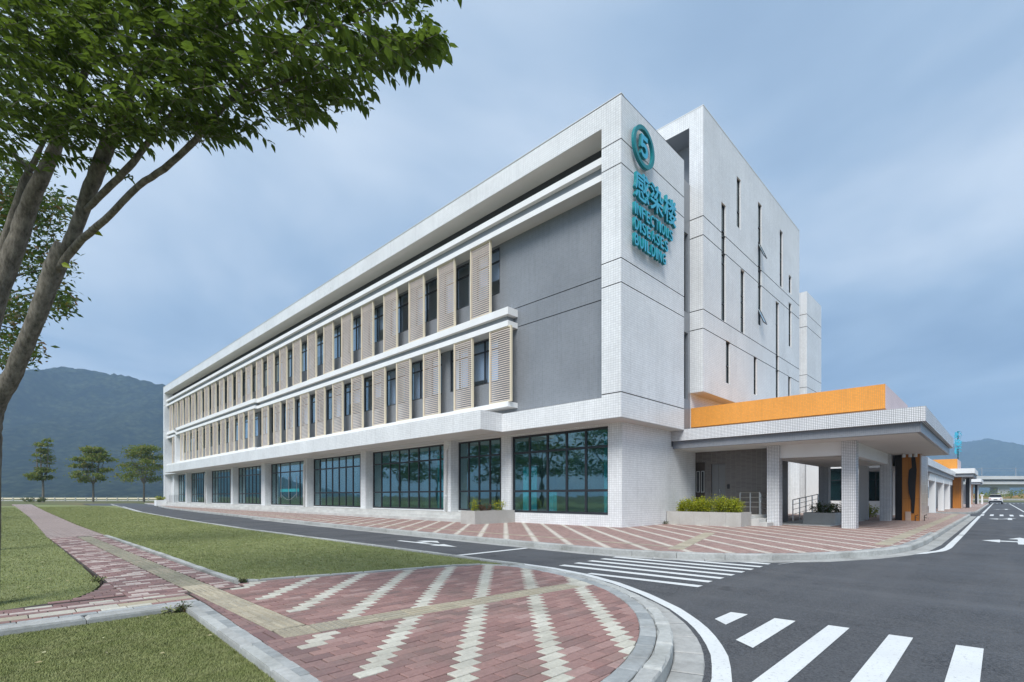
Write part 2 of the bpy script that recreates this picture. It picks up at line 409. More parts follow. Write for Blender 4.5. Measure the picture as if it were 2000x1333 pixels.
def area(P): return abs(sum(P[i][0] * P[(i + 1) % len(P)][1] - P[(i + 1) % len(P)][0] * P[i][1] for i in range(len(P)))) / 2
def clip_rect(P, x0, x1, y0, y1):
    for h in ((1, 0, -x0), (-1, 0, x1), (0, 1, -y0), (0, -1, y1)):
        P = clip_half(P, *h)
        if len(P) < 3: return []
    return P
def at(px, py, zc):
    """a point at depth zc along a sight line, used to survey the trees"""
    return FWD * zc + RGT * ((px - 1000) / 984 * zc) + Vector((0, 0, 1.2 + (970 - py) / 984 * zc))

def arc(cx, cy, r, a0, a1, n): return [(cx + r * math.cos(R(a0 + (a1 - a0) * i / n)), cy + r * math.sin(R(a0 + (a1 - a0) * i / n))) for i in range(n + 1)]
def resample(path, step):
    out_ = [path[0]]; acc = 0
    P = [Vector((*p, 0)) for p in path]; L = [0]
    for i in range(1, len(P)): L.append(L[-1] + (P[i] - P[i - 1]).length)
    n = max(1, round(L[-1] / step)); res = []
    for kx in range(n + 1):
        t = L[-1] * kx / n; i = 1
        while i < len(L) - 1 and L[i] < t: i += 1
        f_ = (t - L[i - 1]) / ((L[i] - L[i - 1]) or 1); res.append(P[i - 1].lerp(P[i], f_))
    return res
def offset(P, d):
    o = []
    for i, p in enumerate(P):
        t = (P[min(i + 1, len(P) - 1)] - P[max(i - 1, 0)]).normalized(); o.append(p + Vector((-t.y, t.x, 0)) * d)
    return o
def run_of_stones(path, o0, o1, z0, z1, step, name, mat, parent, gap=.006, cham=.008, sub=3, limit=999, seed=1, near=None):
    """a row of kerb stones / blocks along a plan path; nearest as objects, the rest joined"""
    rd = random.Random(seed)
    P = resample(path, step / sub); A = offset(P, o0); B = offset(P, o1); rest = MB(); items = []
    for i in range(0, len(P) - 1, sub):
        j = min(i + sub, len(P) - 1)
        a = [A[q].copy() for q in range(i, j + 1)]; b = [B[q].copy() for q in range(i, j + 1)]
        t0 = (a[1] - a[0]).normalized() * gap / 2; t1 = (a[-1] - a[-2]).normalized() * gap / 2
        a[0] += t0; b[0] += t0; a[-1] -= t1; b[-1] -= t1
        poly = [(q.x, q.y) for q in a] + [(q.x, q.y) for q in reversed(b)]
        c_ = sum((q for q in a), Vector()) / len(a); items.append((c_.length, poly, z1 + rd.uniform(-.003, .003)))
    items.sort(key=lambda q: q[0])
    for n_, (d, poly, zz) in enumerate(items):
        if n_ < limit: MB().prism(poly, z0, zz, cham=cham).build(name, mat, parent)
        else: rest.prism(poly, z0, zz, cham=cham)
    if rest.f: rest.build(name + '_row', mat, parent, kind='stuff')

def skin(mb, axis, pos, u0, u1, z0, z1, holes, m=0, depth=.2, rm=0, sign=-1):
    """a wall face at axis=pos with real rectangular holes (u0,u1,z0,z1) and their reveals going inwards"""
    us = sorted({u0, u1, *[min(max(h[0], u0), u1) for h in holes], *[min(max(h[1], u0), u1) for h in holes]})
    zs = sorted({z0, z1, *[min(max(h[2], z0), z1) for h in holes], *[min(max(h[3], z0), z1) for h in holes]})
    def P(u, z, d=0): return (pos - sign * d, u, z) if axis == 'x' else (u, pos - sign * d, z)
    for i in range(len(us) - 1):
        for j in range(len(zs) - 1):
            cu, cz = (us[i] + us[i + 1]) / 2, (zs[j] + zs[j + 1]) / 2
            if any(h[0] < cu < h[1] and h[2] < cz < h[3] for h in holes): continue
            mb.poly([P(us[i], zs[j]), P(us[i + 1], zs[j]), P(us[i + 1], zs[j + 1]), P(us[i], zs[j + 1])], m)
    for h in holes:
        a, b, c, d = h[:4]; dd = h[4] if len(h) > 4 else depth; mm = h[5] if len(h) > 5 else rm
        mb.poly([P(a, c), P(a, c, dd), P(a, d, dd), P(a, d)], mm); mb.poly([P(b, c), P(b, d), P(b, d, dd), P(b, c, dd)], mm)
        mb.poly([P(a, d), P(a, d, dd), P(b, d, dd), P(b, d)], mm); mb.poly([P(a, c), P(b, c), P(b, c, dd), P(a, c, dd)], mm)

exec_after = []
# ================================================================== THE GROUND
mb = MB(); mb.poly([(-6000, -6000, -.2), (9000, -6000, -.2), (9000, 9000, -.2), (-6000, 9000, -.2)])
mb.build('terrain', 'rough', kind='structure')
mb = MB(); mb.poly([(-40, -9, -.12), (160, -9, -.12), (160, 5, -.12), (-40, 5, -.12)])
mb.poly([(3, 5, -.12), (16, 5, -.12), (14.2, 60, -.12), (19, 118, -.12), (11, 118, -.12), (8, 55, -.12), (3, 20, -.12)])
mb.build('road', 'asphalt', kind='structure')

# ---- foreground brick pavement (bounded by an arc of radius 4.2 about (2,6))
AC = (2., 6.)
edge_top = [(6.2, 6.0), (6.02, 6.5), (5.4, 6.78), (3.9, 7.17), (2.9, 7.5), (2.34, 7.55)]
fg_poly = arc(*AC, 4.2, -90, 0, 24) + edge_top[1:] + [(2.34, 7.2), (1.69, 7.2), (1.67, 6.5), (1.40, 1.8)]
pav = MB(); pav.prism(fg_poly, -.19, -.012); pav.prism([(1.1, 7.2), (2.34, 7.2), (2.34, 20), (1.1, 20)], -.19, -.0125)
pav.prism([(-6, 6.65), (1.63, 6.65), (1.63, 7.2), (1.1, 7.2), (1.09, 8.9), (.92, 8.35), (.67, 7.85), (.05, 7.63), (-6, 7.5)], -.19, -.013)
pav = pav.build('brick_pavement', 'joint', kind='structure')
bl, bh = .225, .1125
sl_a = -.095                                                     # the cross strip runs slightly askew
def strip_lo(x): return 4.36 + sl_a * (x - 1.73)
pieces = []                                                      # (distance, polygon, material)
def add_piece(P, mat):
    if len(P) < 3 or area(P) < .0009: return
    cx = sum(q[0] for q in P) / len(P); cy = sum(q[1] for q in P) / len(P)
    # shrink to leave the joint
    n = len(P); Q = []
    for q in P:
        dx, dy = cx - q[0], cy - q[1]; g_ = .0042
        Q.append((q[0] + (g_ if dx > 0 else -g_), q[1] + (g_ if dy > 0 else -g_)))
    pieces.append((cx * FWD.x + cy * FWD.y, Q, mat))
rd = random.Random(3)
j0, j1 = int(1.7 / bh) - 1, int(7.7 / bh) + 1
for j in range(j0, j1):
    for kx in range(-30, 40):
        x = kx * bl + j * bh; y = j * bh
        if x > 6.4 or x + bl < 1.4: continue
        P = clip_rect(fg_poly, x, x + bl, y, y + bh)
        if not P: continue
        cream = ((kx + 2) % 4 == 0)
        if min(q[0] for q in P) < 2.05 and y > 4.2: cream = False
        mat = 'bcream' if cream else 'brick'
        if x < 1.62: mat = 'bmar'
        # tactile strips take their ground
        for part in (clip_half(P, sl_a, -1, 4.36 - sl_a * 1.73), clip_half(P, -sl_a, 1, -4.68 + sl_a * 1.73)):
            if len(part) < 3: continue
            if all(q[1] >= strip_lo(q[0]) + .3 for q in part):
                L_ = clip_half(part, -1, 0, 1.73); R_ = clip_half(part, 1, 0, -2.05)
                add_piece(L_, 'bmar'); add_piece(R_, mat)
            else: add_piece(part, mat)
add_piece([(1.655, 4.37), (1.725, 4.37), (1.725, 4.70), (1.66, 4.70)], 'bmar'); add_piece([(1.56, 4.37), (1.65, 4.37), (1.655, 4.70), (1.565, 4.70)], 'bmar')
EX = 1.885 + .311 * 11.5
for q_ in range(4):
    P = clip_rect(fg_poly, EX + q_ * .1, EX + q_ * .1 + .1, 3.5, 4.9)
    if len(P) > 2: P = clip_half(P, -sl_a, 1, -4.36 + sl_a * 1.73)
    if len(P) > 2: P = clip_half(P, sl_a, -1, 4.68 - sl_a * 1.73)
    if len(P) > 2: add_piece(P, 'bcream')
# path going away: rows across it, tactile strip in the middle
for j in range(int(7.2 / bh) + 1, int(19.8 / bh)):
    for kx in range(0, 16):
        x = kx * bl * .8 + (j % 2) * .09; y = j * bh
        x0, x1 = max(x, 1.12), min(x + bl * .8, 2.32)
        if x1 - x0 < .03: continue
        q = (kx + j) % 5
        for a_, b_ in ((x0, min(x1, 1.73)), (max(x0, 2.05), x1)):
            if b_ - a_ > .03: add_piece([(a_, y), (b_, y), (b_, y + bh), (a_, y + bh)], 'bpink' if (j % 3 == 0 and q < 3) or (j % 3 == 1 and q == 3) or rd.random() < .08 else 'bmar')
# strip running west beside the kerb
rowm = [('blockg', 6.66, .11, .30), ('brick', 6.77, .11, .225), ('btan', 6.885, .2, .36), ('bmar', 7.09, .11, .225), ('bpink', 7.205, .11, .225), ('bmar', 7.32, .11, .225), ('bmar', 7.435, .11, .225)]
for mi, y0, hh, ln in rowm:
    x = -6 + rd.random() * .2
    while x < 1.66:
        x1 = min(x + ln, 1.66)
        ylim = 7.5 if x < 0 else 9
        if x1 - x > .03 and y0 + hh < 7.62: add_piece([(x, y0), (x1, y0), (x1, y0 + hh), (x, y0 + hh)], mi if rd.random() < .86 else 'bcream')
        x = x1
for j in range(1, 12):
    y = 7.55 + j * bh; xl = {0: .1}.get(j, np.interp(y, [7.6, 7.8, 8.35, 8.9], [.3, .7, .95, 1.08]))
    x = xl
    while x < 1.12:
        x1 = min(x + .2, 1.12)
        if x1 - x > .04: add_piece([(x, y), (x1, y), (x1, y + bh), (x, y + bh)], 'bmar' if rd.random() < .8 else 'bpink')
        x = x1
pieces.sort(key=lambda q: q[0])
vis = [q for q in pieces if q[0] > 3.1]; hid = [q for q in pieces if q[0] <= 3.1]
for n_, (d, P, mat) in enumerate(vis[:300]):
    z = rd.uniform(-.003, .002); MB().prism(P, -.011, z, cham=.004).build('brick', mat, pav)
for mat in ('brick', 'bcream', 'bmar', 'bpink', 'btan', 'blockg'):
    r_ = MB()
    for d, P, mm in hid + vis[300:]:
        if mm == mat: r_.prism(P, -.011, rd.uniform(-.003, .002), cham=.004)
    if r_.f: r_.build('brick_field', mat, pav, kind='stuff')

def tactile(dots=False, s=.305):
    m_ = MB(); m_.prism([(-s / 2, -s / 2), (s / 2, -s / 2), (s / 2, s / 2), (-s / 2, s / 2)], -.011, 0, cham=.003)
    if dots:
        for a in range(6):
            for b in range(6):
                x = -s / 2 + s * (a + .5) / 6; y = -s / 2 + s * (b + .5) / 6
                m_.prism([(x + .014 * math.cos(t * 1.0472), y + .014 * math.sin(t * 1.0472)) for t in range(6)], -.001, .005, cham=.002)
    else:
        for a in range(4):
            y = -s / 2 + s * (a + .5) / 4; m_.prism([(-s / 2 + .015, y - .016), (s / 2 - .015, y - .016), (s / 2 - .015, y + .016), (-s / 2 + .015, y + .016)], -.001, .005, cham=.002)
    return m_
tl = {('bar', 'btan'): tactile().mesh('tactile_paver', 'btan'), ('bar', 'bolive'): tactile().mesh('tactile_paver', 'bolive'), ('dot', 'btan'): tactile(True).mesh('tactile_paver', 'btan')}
y = 4.85; nn = 0
while y < 19.7:
    kind_ = 'dot' if 7.15 < y < 7.6 else 'bar'
    link('tactile_paver', tl[(kind_, 'btan' if y < 7.7 else 'bolive')], pav, (1.89, y, rd.uniform(-.003, .002)), (0, 0, R(90))); y += .311
for i in range(12):
    x = 1.885 + i * .311
    link('tactile_paver', tl[('dot' if i < 2 else 'bar', 'btan')], pav, (x, strip_lo(x) + .16, rd.uniform(-.003, .002)), (0, 0, math.atan(sl_a)))

# ---- kerbs of the foreground island
kerb1 = MB(); kerb1.prism(arc(*AC, 4.46, -100, 0, 24) + list(reversed(arc(*AC, 4.2, -100, 0, 24))), -.19, -.02)
kerb1 = kerb1.build('kerb', 'joint', kind='structure')
outer = arc(2, 6, 4.2, -108, 2, 40)
run_of_stones(outer, 0, -.145, -.15, 0, .30, 'border_block', 'blockg', kerb1, sub=2)
run_of_stones(outer + [], -.150, -.285, -.18, .004, .62, 'kerb_stone', 'kerb', kerb1, sub=4, cham=.02)
edge2 = [(6.2, 6.15), (6.05, 6.55), (5.5, 6.86), (3.95, 7.25), (2.95, 7.58), (2.42, 7.66), (2.37, 8.6), (2.40, 13.2), (2.38, 20)]
run_of_stones(edge2, -.01, -.10, -.15, .004, .5, 'edging_stone', 'kerb', kerb1, sub=1, cham=.01)
run_of_stones([(1.45, 6.44), (1.22, .8)], 0, .092, -.19, .012, .75, 'kerb_stone', 'kerb', kerb1, sub=1, cham=.02)
run_of_stones([(1.605, 6.64), (1.318, .8)], -.055, .06, -.15, .0, .17, 'border_block', 'blockg', kerb1, sub=1)
run_of_stones([(1.58, 6.52), (-6, 6.54)], -.07, .12, -.19, .012, .9, 'kerb_stone', 'kerb', kerb1, sub=1, cham=.02)
gut = arc(2, 6, 4.49, -108, 4, 40) + [(6.54, 7.4), (6.62, 9), (6.62, 20), (7.0, 31), (8.25, 51), (11.3, 82), (13, 100)]
gutter = MB(); gutter.prism([(5.0, 1.2), (5.1, 1.2), (5.1, 1.3)], -.16, -.125); gutter = gutter.build('gutter', 'gutter', kind='structure')
run_of_stones(gut[:48], 0, -.235, -.17, -.112, .5, 'gutter_slab', 'gutter', gutter, sub=2, cham=.008, gap=.022, limit=80)
run_of_stones([(6.5, 6.1), (6.45, 7.4), (6.5, 9), (6.5, 20), (6.88, 31), (8.1, 51), (11.1, 82), (12.8, 100)], 0, -.12, -.17, .004, 1.0, 'kerb_stone', 'kerb', kerb1, sub=1, cham=.02, limit=20)

# ---- lawns
def lawn(name, pts, z):
    m_ = MB(); m_.prism(pts, -.19, z); return m_.build(name, 'lawn', kind='structure')
lawnA = [(1.20, .3), (1.45, 6.42), (-6, 6.42), (-6, .3)]
lawnB = [(6.38, 6.45), (6.42, 9), (6.45, 20), (6.85, 31), (8.05, 51), (11.0, 82), (4.1, 100), (2.98, 55), (2.55, 28), (2.45, 19), (2.50, 9), (2.52, 7.78), (2.98, 7.69), (3.97, 7.36), (5.55, 6.96), (6.1, 6.65)]
lawnC = [(-40, 7.55), (.0, 7.62), (.62, 7.82), (.88, 8.35), (1.02, 8.9), (1.06, 10.4), (1.09, 14), (1.14, 22), (1.45, 40), (1.88, 89), (-40, 89)]
lawn('lawn', lawnA, -.055); lawn('lawn', lawnB, -.016); lawn('lawn', lawnC, -.014)
m_ = MB(); m_.prism([(1.1, 20), (2.42, 20), (2.45, 28), (2.92, 55), (4.1, 108), (1.95, 108), (1.88, 89), (1.45, 40), (1.14, 22)], -.19, -.006)
m_.build('footpath', 'farpath', kind='structure')

def blades(name, poly, z, n, dmax, hgt, parent=None):
    P = np.array(poly); mn, mxx = P.min(0), P.max(0); mxx = np.minimum(mxx, dmax)
    mn = np.maximum(mn, (-4, 0))
    c_ = rng.uniform(mn, mxx, (n * 8, 2))
    inside = np.zeros(len(c_), bool)
    for i in range(len(P)):
        a, b = P[i], P[(i + 1) % len(P)]
        cond = ((a[1] > c_[:, 1]) != (b[1] > c_[:, 1])) & (c_[:, 0] < (b[0] - a[0]) * (c_[:, 1] - a[1]) / ((b[1] - a[1]) or 1e-9) + a[0])
        inside ^= cond
    zc = c_ @ np.array((FWD.x, FWD.y)); xc = c_ @ np.array((RGT.x, RGT.y))
    ok = inside & (zc > 2.6) & (np.abs(xc) < zc * 1.06) & (rng.random(len(c_)) < np.clip((7. / np.maximum(zc, 1)) ** 1.6, .02, 1))
    # clumps
    cl = np.sin(c_[:, 0] * 9.1 + np.sin(c_[:, 1] * 5.3)) * np.sin(c_[:, 1] * 7.7 + np.sin(c_[:, 0] * 6.1))
    ok &= rng.random(len(c_)) < .72 + .28 * cl
    c_ = c_[ok][:n]; zc = zc[ok][:n]; m = len(c_)
    h = hgt * rng.uniform(.45, 1.25, m); th = rng.uniform(0, 2 * np.pi, m); w = .0013 + .0006 * zc
    le = rng.uniform(.2, 1.3, m) * h; la = rng.uniform(0, 2 * np.pi, m)
    V = np.zeros((m, 3, 3)); V[:, 0, 0] = c_[:, 0] - np.cos(th) * w; V[:, 0, 1] = c_[:, 1] - np.sin(th) * w
    V[:, 1, 0] = c_[:, 0] + np.cos(th) * w; V[:, 1, 1] = c_[:, 1] + np.sin(th) * w; V[:, :2, 2] = z - .004
    V[:, 2, 0] = c_[:, 0] + np.cos(la) * le; V[:, 2, 1] = c_[:, 1] + np.sin(la) * le; V[:, 2, 2] = z + h
    return fast_mesh(name, V.reshape(-1, 3), np.arange(m * 3).reshape(-1, 3), 'blade', parent)
def fast_mesh(name, V, F, mat, parent=None, smooth=False, **k):
    me = bpy.data.meshes.new(name); nv, nf, s_ = len(V), len(F), F.shape[1]
    me.vertices.add(nv); me.vertices.foreach_set('co', np.ascontiguousarray(V, dtype=np.float32).ravel())
    me.loops.add(nf * s_); me.loops.foreach_set('vertex_index', np.ascontiguousarray(F, dtype=np.int32).ravel())
    me.polygons.add(nf); me.polygons.foreach_set('loop_start', np.arange(0, nf * s_, s_, dtype=np.int32))
    me.update(calc_edges=True); me.materials.append(M[mat])
    return link(name, me, parent, **k)
for pl, z, n, dm, hg in ((lawnA, -.055, 150000, (1.5, 6.5), .019), (lawnB, -.016, 230000, (9, 80), .020), (lawnC, -.014, 120000, (1.6, 80), .020)):
    g_ = blades('grass', pl, z, n, dm, hg); g_['kind'] = 'stuff'; g_['label'] = 'short mown grass covering the lawn'
# fallen leaves scattered on the lawns
m_ = MB()
for i in range(150):
    if i < 45: x, y = rd.uniform(-1, 1.35), rd.uniform(2.2, 6.3)
    elif i < 110: x, y = rd.uniform(2.7, 6.3), rd.uniform(8, 19)
    else: x, y = rd.uniform(-.5, 1), rd.uniform(8.6, 18)
    a = rd.uniform(0, 6.28); s_ = rd.uniform(.014, .030); z = .012 if i >= 45 else -.028
    d1 = (math.cos(a) * s_, math.sin(a) * s_); d2 = (-math.sin(a) * s_ * .4, math.cos(a) * s_ * .4)
    m_.poly([(x - d1[0], y - d1[1], z), (x + d2[0], y + d2[1], z + .008), (x + d1[0], y + d1[1], z + .004), (x - d2[0], y - d2[1], z)])
m_.build('fallen_leaves', 'dry', kind='stuff')

# ---- pavement in front of the building
kpath = [(19.2, 112), (16.6, 90), (14.9, 79), (13.0, 63.6), (11.8, 48), (10.72, 31.3), (10.1, 18.3), (9.88, 11.8), (9.78, 8.6), (9.74, 7.0), (9.80, 6.1), (10.05, 5.2), (10.47, 4.25), (11.1, 3.45), (11.95, 2.75), (13.2, 2.15), (14.3, 1.8), (15.6, 1.58), (18, 1.5), (22, 1.5), (45, 1.5), (46.5, 1.9), (47, 3)]
m_ = MB(); m_.prism([(a + .12, b + .1) for a, b in kpath] + [(47, 12), (22, 112)], -.19, 0)
pav2 = m_.build('pavement', 'farbrick', kind='structure')
kerb2 = MB(); kerb2.prism([(30, 1.65), (30.1, 1.65), (30.1, 1.7)], -.1, -.02); kerb2 = kerb2.build('kerb', 'kerb', kind='structure')
run_of_stones(kpath[::-1], -.10, .03, -.16, .008, .95, 'kerb_stone', 'kerb', kerb2, sub=3, cham=.018, limit=100, gap=.01)
run_of_stones(kpath[::-1][3:], -.22, -.105, -.15, .003, .45, 'border_block', 'blockg', kerb2, sub=1, limit=70)
run_of_stones(kpath[5:21], -.04, -.33, -.17, -.112, 1.0, 'gutter_slab', 'gutter', gutter, sub=3, cham=.004, gap=.012, limit=70)
# tactile bands on that pavement
tac = MB()
def band(mb_, path, w, z, step=.6):
    P = resample(path, step); A, B = offset(P, w / 2), offset(P, -w / 2)
    for i in range(len(P) - 1):
        a, b, c_, d = A[i], A[i + 1], B[i + 1], B[i]
        t = (b - a).normalized() * .006
        mb_.prism([((a + t).x, (a + t).y), ((b - t).x, (b - t).y), ((c_ - t).x, (c_ - t).y), ((d + t).x, (d + t).y)], -.02, z)
band(tac, [(11.25, 5.6), (11.3, 10), (11.45, 18), (12.1, 31), (13.3, 50), (15, 70)], .14, .005, .6)
band(tac, [(15.3, 2.12), (45.5, 2.2)], .32, .005, .31)
band(tac, [(10.75, 5.3), (16.5, 6.9)], .34, .005, .31)
tac.build('tactile_band', 'btan', pav2, kind='stuff')
# second pavement further along the road
k2 = [(50.2, 9), (50.0, 4.5), (50.4, 3.0), (51.6, 1.9), (53.8, 1.5), (58, 1.45), (132, 1.6), (134, 3)]
m_ = MB(); m_.prism([(a + .1, b + .05) for a, b in k2] + [(134, 30), (50.2, 30)], -.19, 0); m_.build('pavement', 'farbrick', kind='structure')
k3 = MB(); k3.prism([(60, 1.6), (60.1, 1.6), (60.1, 1.65)], -.1, -.02); k3 = k3.build('kerb', 'kerb', kind='structure')
run_of_stones(k2[::-1], -.05, .08, -.16, .008, 1.0, 'kerb_stone', 'kerb', k3, sub=1, limit=12)

# ---- painted markings
ZP = -.116
def mark(name, polys, label=None):
    m_ = MB()
    for P in polys:
        a = sum(P[j][0] * P[(j + 1) % len(P)][1] - P[(j + 1) % len(P)][0] * P[j][1] for j in range(len(P)))
        m_.poly([(x, y, ZP) for x, y in (P if a > 0 else P[::-1])])
    return m_.build(name, 'paint', kind='structure')
def quads(path, o0, o1, step=.3):
    P = resample(path, step); A, B = offset(P, o0), offset(P, o1)
    return [[(A[i].x, A[i].y), (A[i + 1].x, A[i + 1].y), (B[i + 1].x, B[i + 1].y), (B[i].x, B[i].y)] for i in range(len(P) - 1)]
cw = MB(); 
def crosswalk(rects):
    root = MB(); root = None
    for i, P in enumerate(rects):
        a = sum(P[j][0] * P[(j + 1) % len(P)][1] - P[(j + 1) % len(P)][0] * P[j][1] for j in range(len(P)))
        Q = P if a > 0 else P[::-1]; m_ = MB(); m_.poly([(x, y, ZP) for x, y in Q])
        if root is None: root = m_.build('crosswalk', 'paint', kind='structure')
        else: m_.build('stripe', 'paint', root)
r1 = [[(7.03, 5.06), (7.17, 5.06), (7.30, 3.16), (7.12, 3.16)]]
for x in (7.50, 7.96, 8.42, 8.88, 9.33, 9.80): r1.append([(x, 6.05), (x + .18, 6.05), (x + .30, 3.22), (x + .12, 3.22)])
r1 += [[(10.40, 5.0), (10.52, 4.3), (10.62, 3.24), (10.45, 3.24), (10.30, 5.0)], [(10.82, 3.9), (10.98, 3.75), (11.08, 3.24), (10.90, 3.24)]]
crosswalk(r1)
crosswalk([[(5.24, 2.03), (5.87, 2.03), (5.85, 2.21), (5.40, 2.21)], [(4.60, 1.55), (5.91, 1.56), (5.89, 1.76), (4.75, 1.75)]] +
          [[(3.0, y), (5.97, y), (5.95, y + .18), (3.0, y + .18)] for y in (1.09, .59, .11, -.37, -.85, -1.33, -1.81, -2.29, -2.77)])
crosswalk([[(46.9, y), (50.8, y), (50.8, y + .19), (46.9, y + .19)] for y in (.88, .39, -.1, -.59, -1.08, -1.57, -2.06, -2.55, -3.04)])
crosswalk([[(128, y), (131.5, y), (131.5, y + .25), (128, y + .25)] for y in (1., .45, -.1, -.65, -1.2, -1.75, -2.3, -2.85, -3.4)])
wl = [(1.6, 1.03), (2.8, 1.12), (3.65, 1.37), (4.14, 1.57), (4.61, 1.84), (5.08, 2.18), (5.6, 2.67), (6.15, 3.36), (6.65, 4.15), (7.0, 4.95), (7.22, 5.9), (7.26, 7.0), (7.18, 8.4), (7.1, 12), (7.12, 20.7), (7.38, 30.5), (8.7, 51.2), (11.8, 82)]
mark('edge_line', quads(wl, 0, .135))
wr = [(11.4, 3.45), (12.2, 2.75), (13.0, 2.3), (14.1, 1.82), (15.0, 1.38), (16.0, 1.12), (17, 1.06), (22.8, 1.06)]
mark('edge_line', quads(wr, .0, -.15)); mark('edge_line', quads([(23.1, 1.06), (46, 1.12)], 0, -.15)); mark('edge_line', quads([(53, 1.1), (128, 1.2)], 0, -.15, 2))
mark('edge_line', quads([(9.95, 5.4), (10.3, 4.6), (10.8, 3.85), (11.4, 3.25)], -.06, .04) if 0 else quads([(10.62, 3.1), (11.2, 2.95)], 0, .02))
mark('stop_line', [[(7.27, 8.62), (10.0, 8.60), (10.0, 8.74), (7.25, 8.78)]])
mark('centre_line', quads([(60, -1.45), (126, -1.1)], 0, .12, 2))
def arrow(x, y, s, dirx):   # straight-and-turn arrow laid flat on the lane; dirx: heads to +X or -Y
    pts = [(0, -.09), (2.2, -.07), (2.2, -.28), (3.2, 0), (2.2, .28), (2.2, .07), (1.3, .07), (1.3, .45), (1.75, .45), (1.1, .85), (.45, .45), (.9, .45), (.9, .09), (0, .09)]
    return [((x + a * s, y + b * s) if dirx else (x + b * s, y - a * s)) for a, b in pts]
def arrow_mark(P):
    # split into convex pieces
    return [[P[0], P[1], P[5], P[6], P[12], P[13]], [P[2], P[3], P[4], P[5], P[1]], [P[12], P[6], P[7], P[11]], [P[8], P[9], P[10]]]
mark('road_arrow', arrow_mark(arrow(8.42, 12.9, .85, False)))
mark('road_arrow', arrow_mark(arrow(19.6, -.42, 1, True))); mark('road_arrow', arrow_mark(arrow(39.6, -.35, 1.1, True)))
mark('road_arrow', arrow_mark(arrow(70, -.35, 1.2, True)))

# ================================================================== THE BUILDING
B = thing('hospital_building', 'long white-tiled three-storey building with timber-look louvres, black windows and a taller slotted block', 'building', (15.81, 9.86, 0))
def bpart(mb_, name, mats, **k):
    o = mb_.build(name, mats, **k); return child_at(B, o)
XF, XG, XB = 15.81, 16.74, 16.05
Y0, Y1 = 9.86, 80.3
XR = 20.84
GV = [(14.13, 14.165), (13.25, 13.285), (9.825, 9.86), (8.945, 8.98), (4.975, 5.01)]
# roof frame / parapet: beam, piers and end face with recessed joints
wm = MB()
skin(wm, 'x', XF, 10.7, 79.7, 14.91, 15.77, [])
skin(wm, 'x', XF, Y0, 10.7, 4.08, 15.77, [(Y0, 10.7, a, b, .03, 1) for a, b in GV])
skin(wm, 'x', XF, 79.7, Y1, 4.08, 15.77, [(79.7, Y1, a, b, .03, 1) for a, b in GV])
skin(wm, 'y', Y0, XF, XR, 4.08, 15.77, [(XF, XR, a, b, .03, 1) for a, b in GV])
wm.box(XF + .031, XR, Y0 + .031, 10.69, 4.081, 15.74, 1)                       # dark backing seen in the joints
wm.box(XF + .031, XR, 79.71, Y1 - .01, 4.081, 15.74, 0)
wm.poly([(XR, Y0, 4.08), (XR, 10.6, 4.08), (XR, 10.6, 15.77), (XR, Y0, 15.77)], 0)
wm.poly([(XF, 10.7, 4.08), (XG, 10.7, 4.08), (XG, 10.7, 15), (XF, 10.7, 15)], 0)
wm.poly([(XF, 79.7, 4.08), (XF, 79.7, 15), (XG, 79.7, 15), (XG, 79.7, 4.08)], 0)
bpart(wm, 'end_wall', ['tile', 'groove'])
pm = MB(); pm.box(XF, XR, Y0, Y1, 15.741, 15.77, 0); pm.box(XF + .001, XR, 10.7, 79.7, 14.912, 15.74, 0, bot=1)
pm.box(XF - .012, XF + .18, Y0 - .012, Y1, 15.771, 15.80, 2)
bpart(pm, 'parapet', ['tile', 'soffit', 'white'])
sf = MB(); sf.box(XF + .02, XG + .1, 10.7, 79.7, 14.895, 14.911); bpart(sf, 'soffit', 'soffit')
# grey wall with the upper windows
gw = MB()
UW = [(19.30 + 2.605 * i, 21.32 + 2.605 * i) for i in range(23)] + [(17.07, 18.72)]
LW = [(17.15 + 2.605 * i, 19.2 + 2.605 * i) for i in range(24)]
LW[1] = (19.35, 20.8); LW[2] = (22.62, 24.4); LW2 = [(21.5, 22.45)]
LW = [w for w in LW if w[1] < 79.5]; UW = [w for w in UW if w[1] < 79.5]
hol = [(a, b, 10.85, 13.05, .07) for a, b in UW] + [(a, b, 6.68, 8.84, .07) for a, b in LW + LW2]
hol += [(10.7, 79.7, a, b, .02, 1) for a, b in ((9.825, 9.86), (8.945, 8.98))]
skin(gw, 'x', XG, 10.7, 79.7, 4.9, 13.16, hol)
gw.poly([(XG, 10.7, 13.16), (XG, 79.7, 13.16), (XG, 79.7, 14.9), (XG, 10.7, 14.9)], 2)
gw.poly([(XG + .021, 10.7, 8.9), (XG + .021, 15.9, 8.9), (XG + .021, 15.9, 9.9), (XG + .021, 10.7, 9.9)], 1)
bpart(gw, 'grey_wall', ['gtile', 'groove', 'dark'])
# rooms behind the upper windows
rm = MB(); rm.box(XG + .9, XR - .02, 10.75, 79.6, 4.95, 14.85); rm.box(XG + .15, XG + .9, 10.75, 79.6, 5.0, 6.4); rm.box(XG + .15, XG + .9, 10.75, 79.6, 8.95, 10.4)
bpart(rm, 'inner_wall', 'room')
wx = MB(); wx.box(XR - .018, XR, 10.6, Y1, 4.08, 15.77); bpart(wx, 'rear_wall', 'tile')
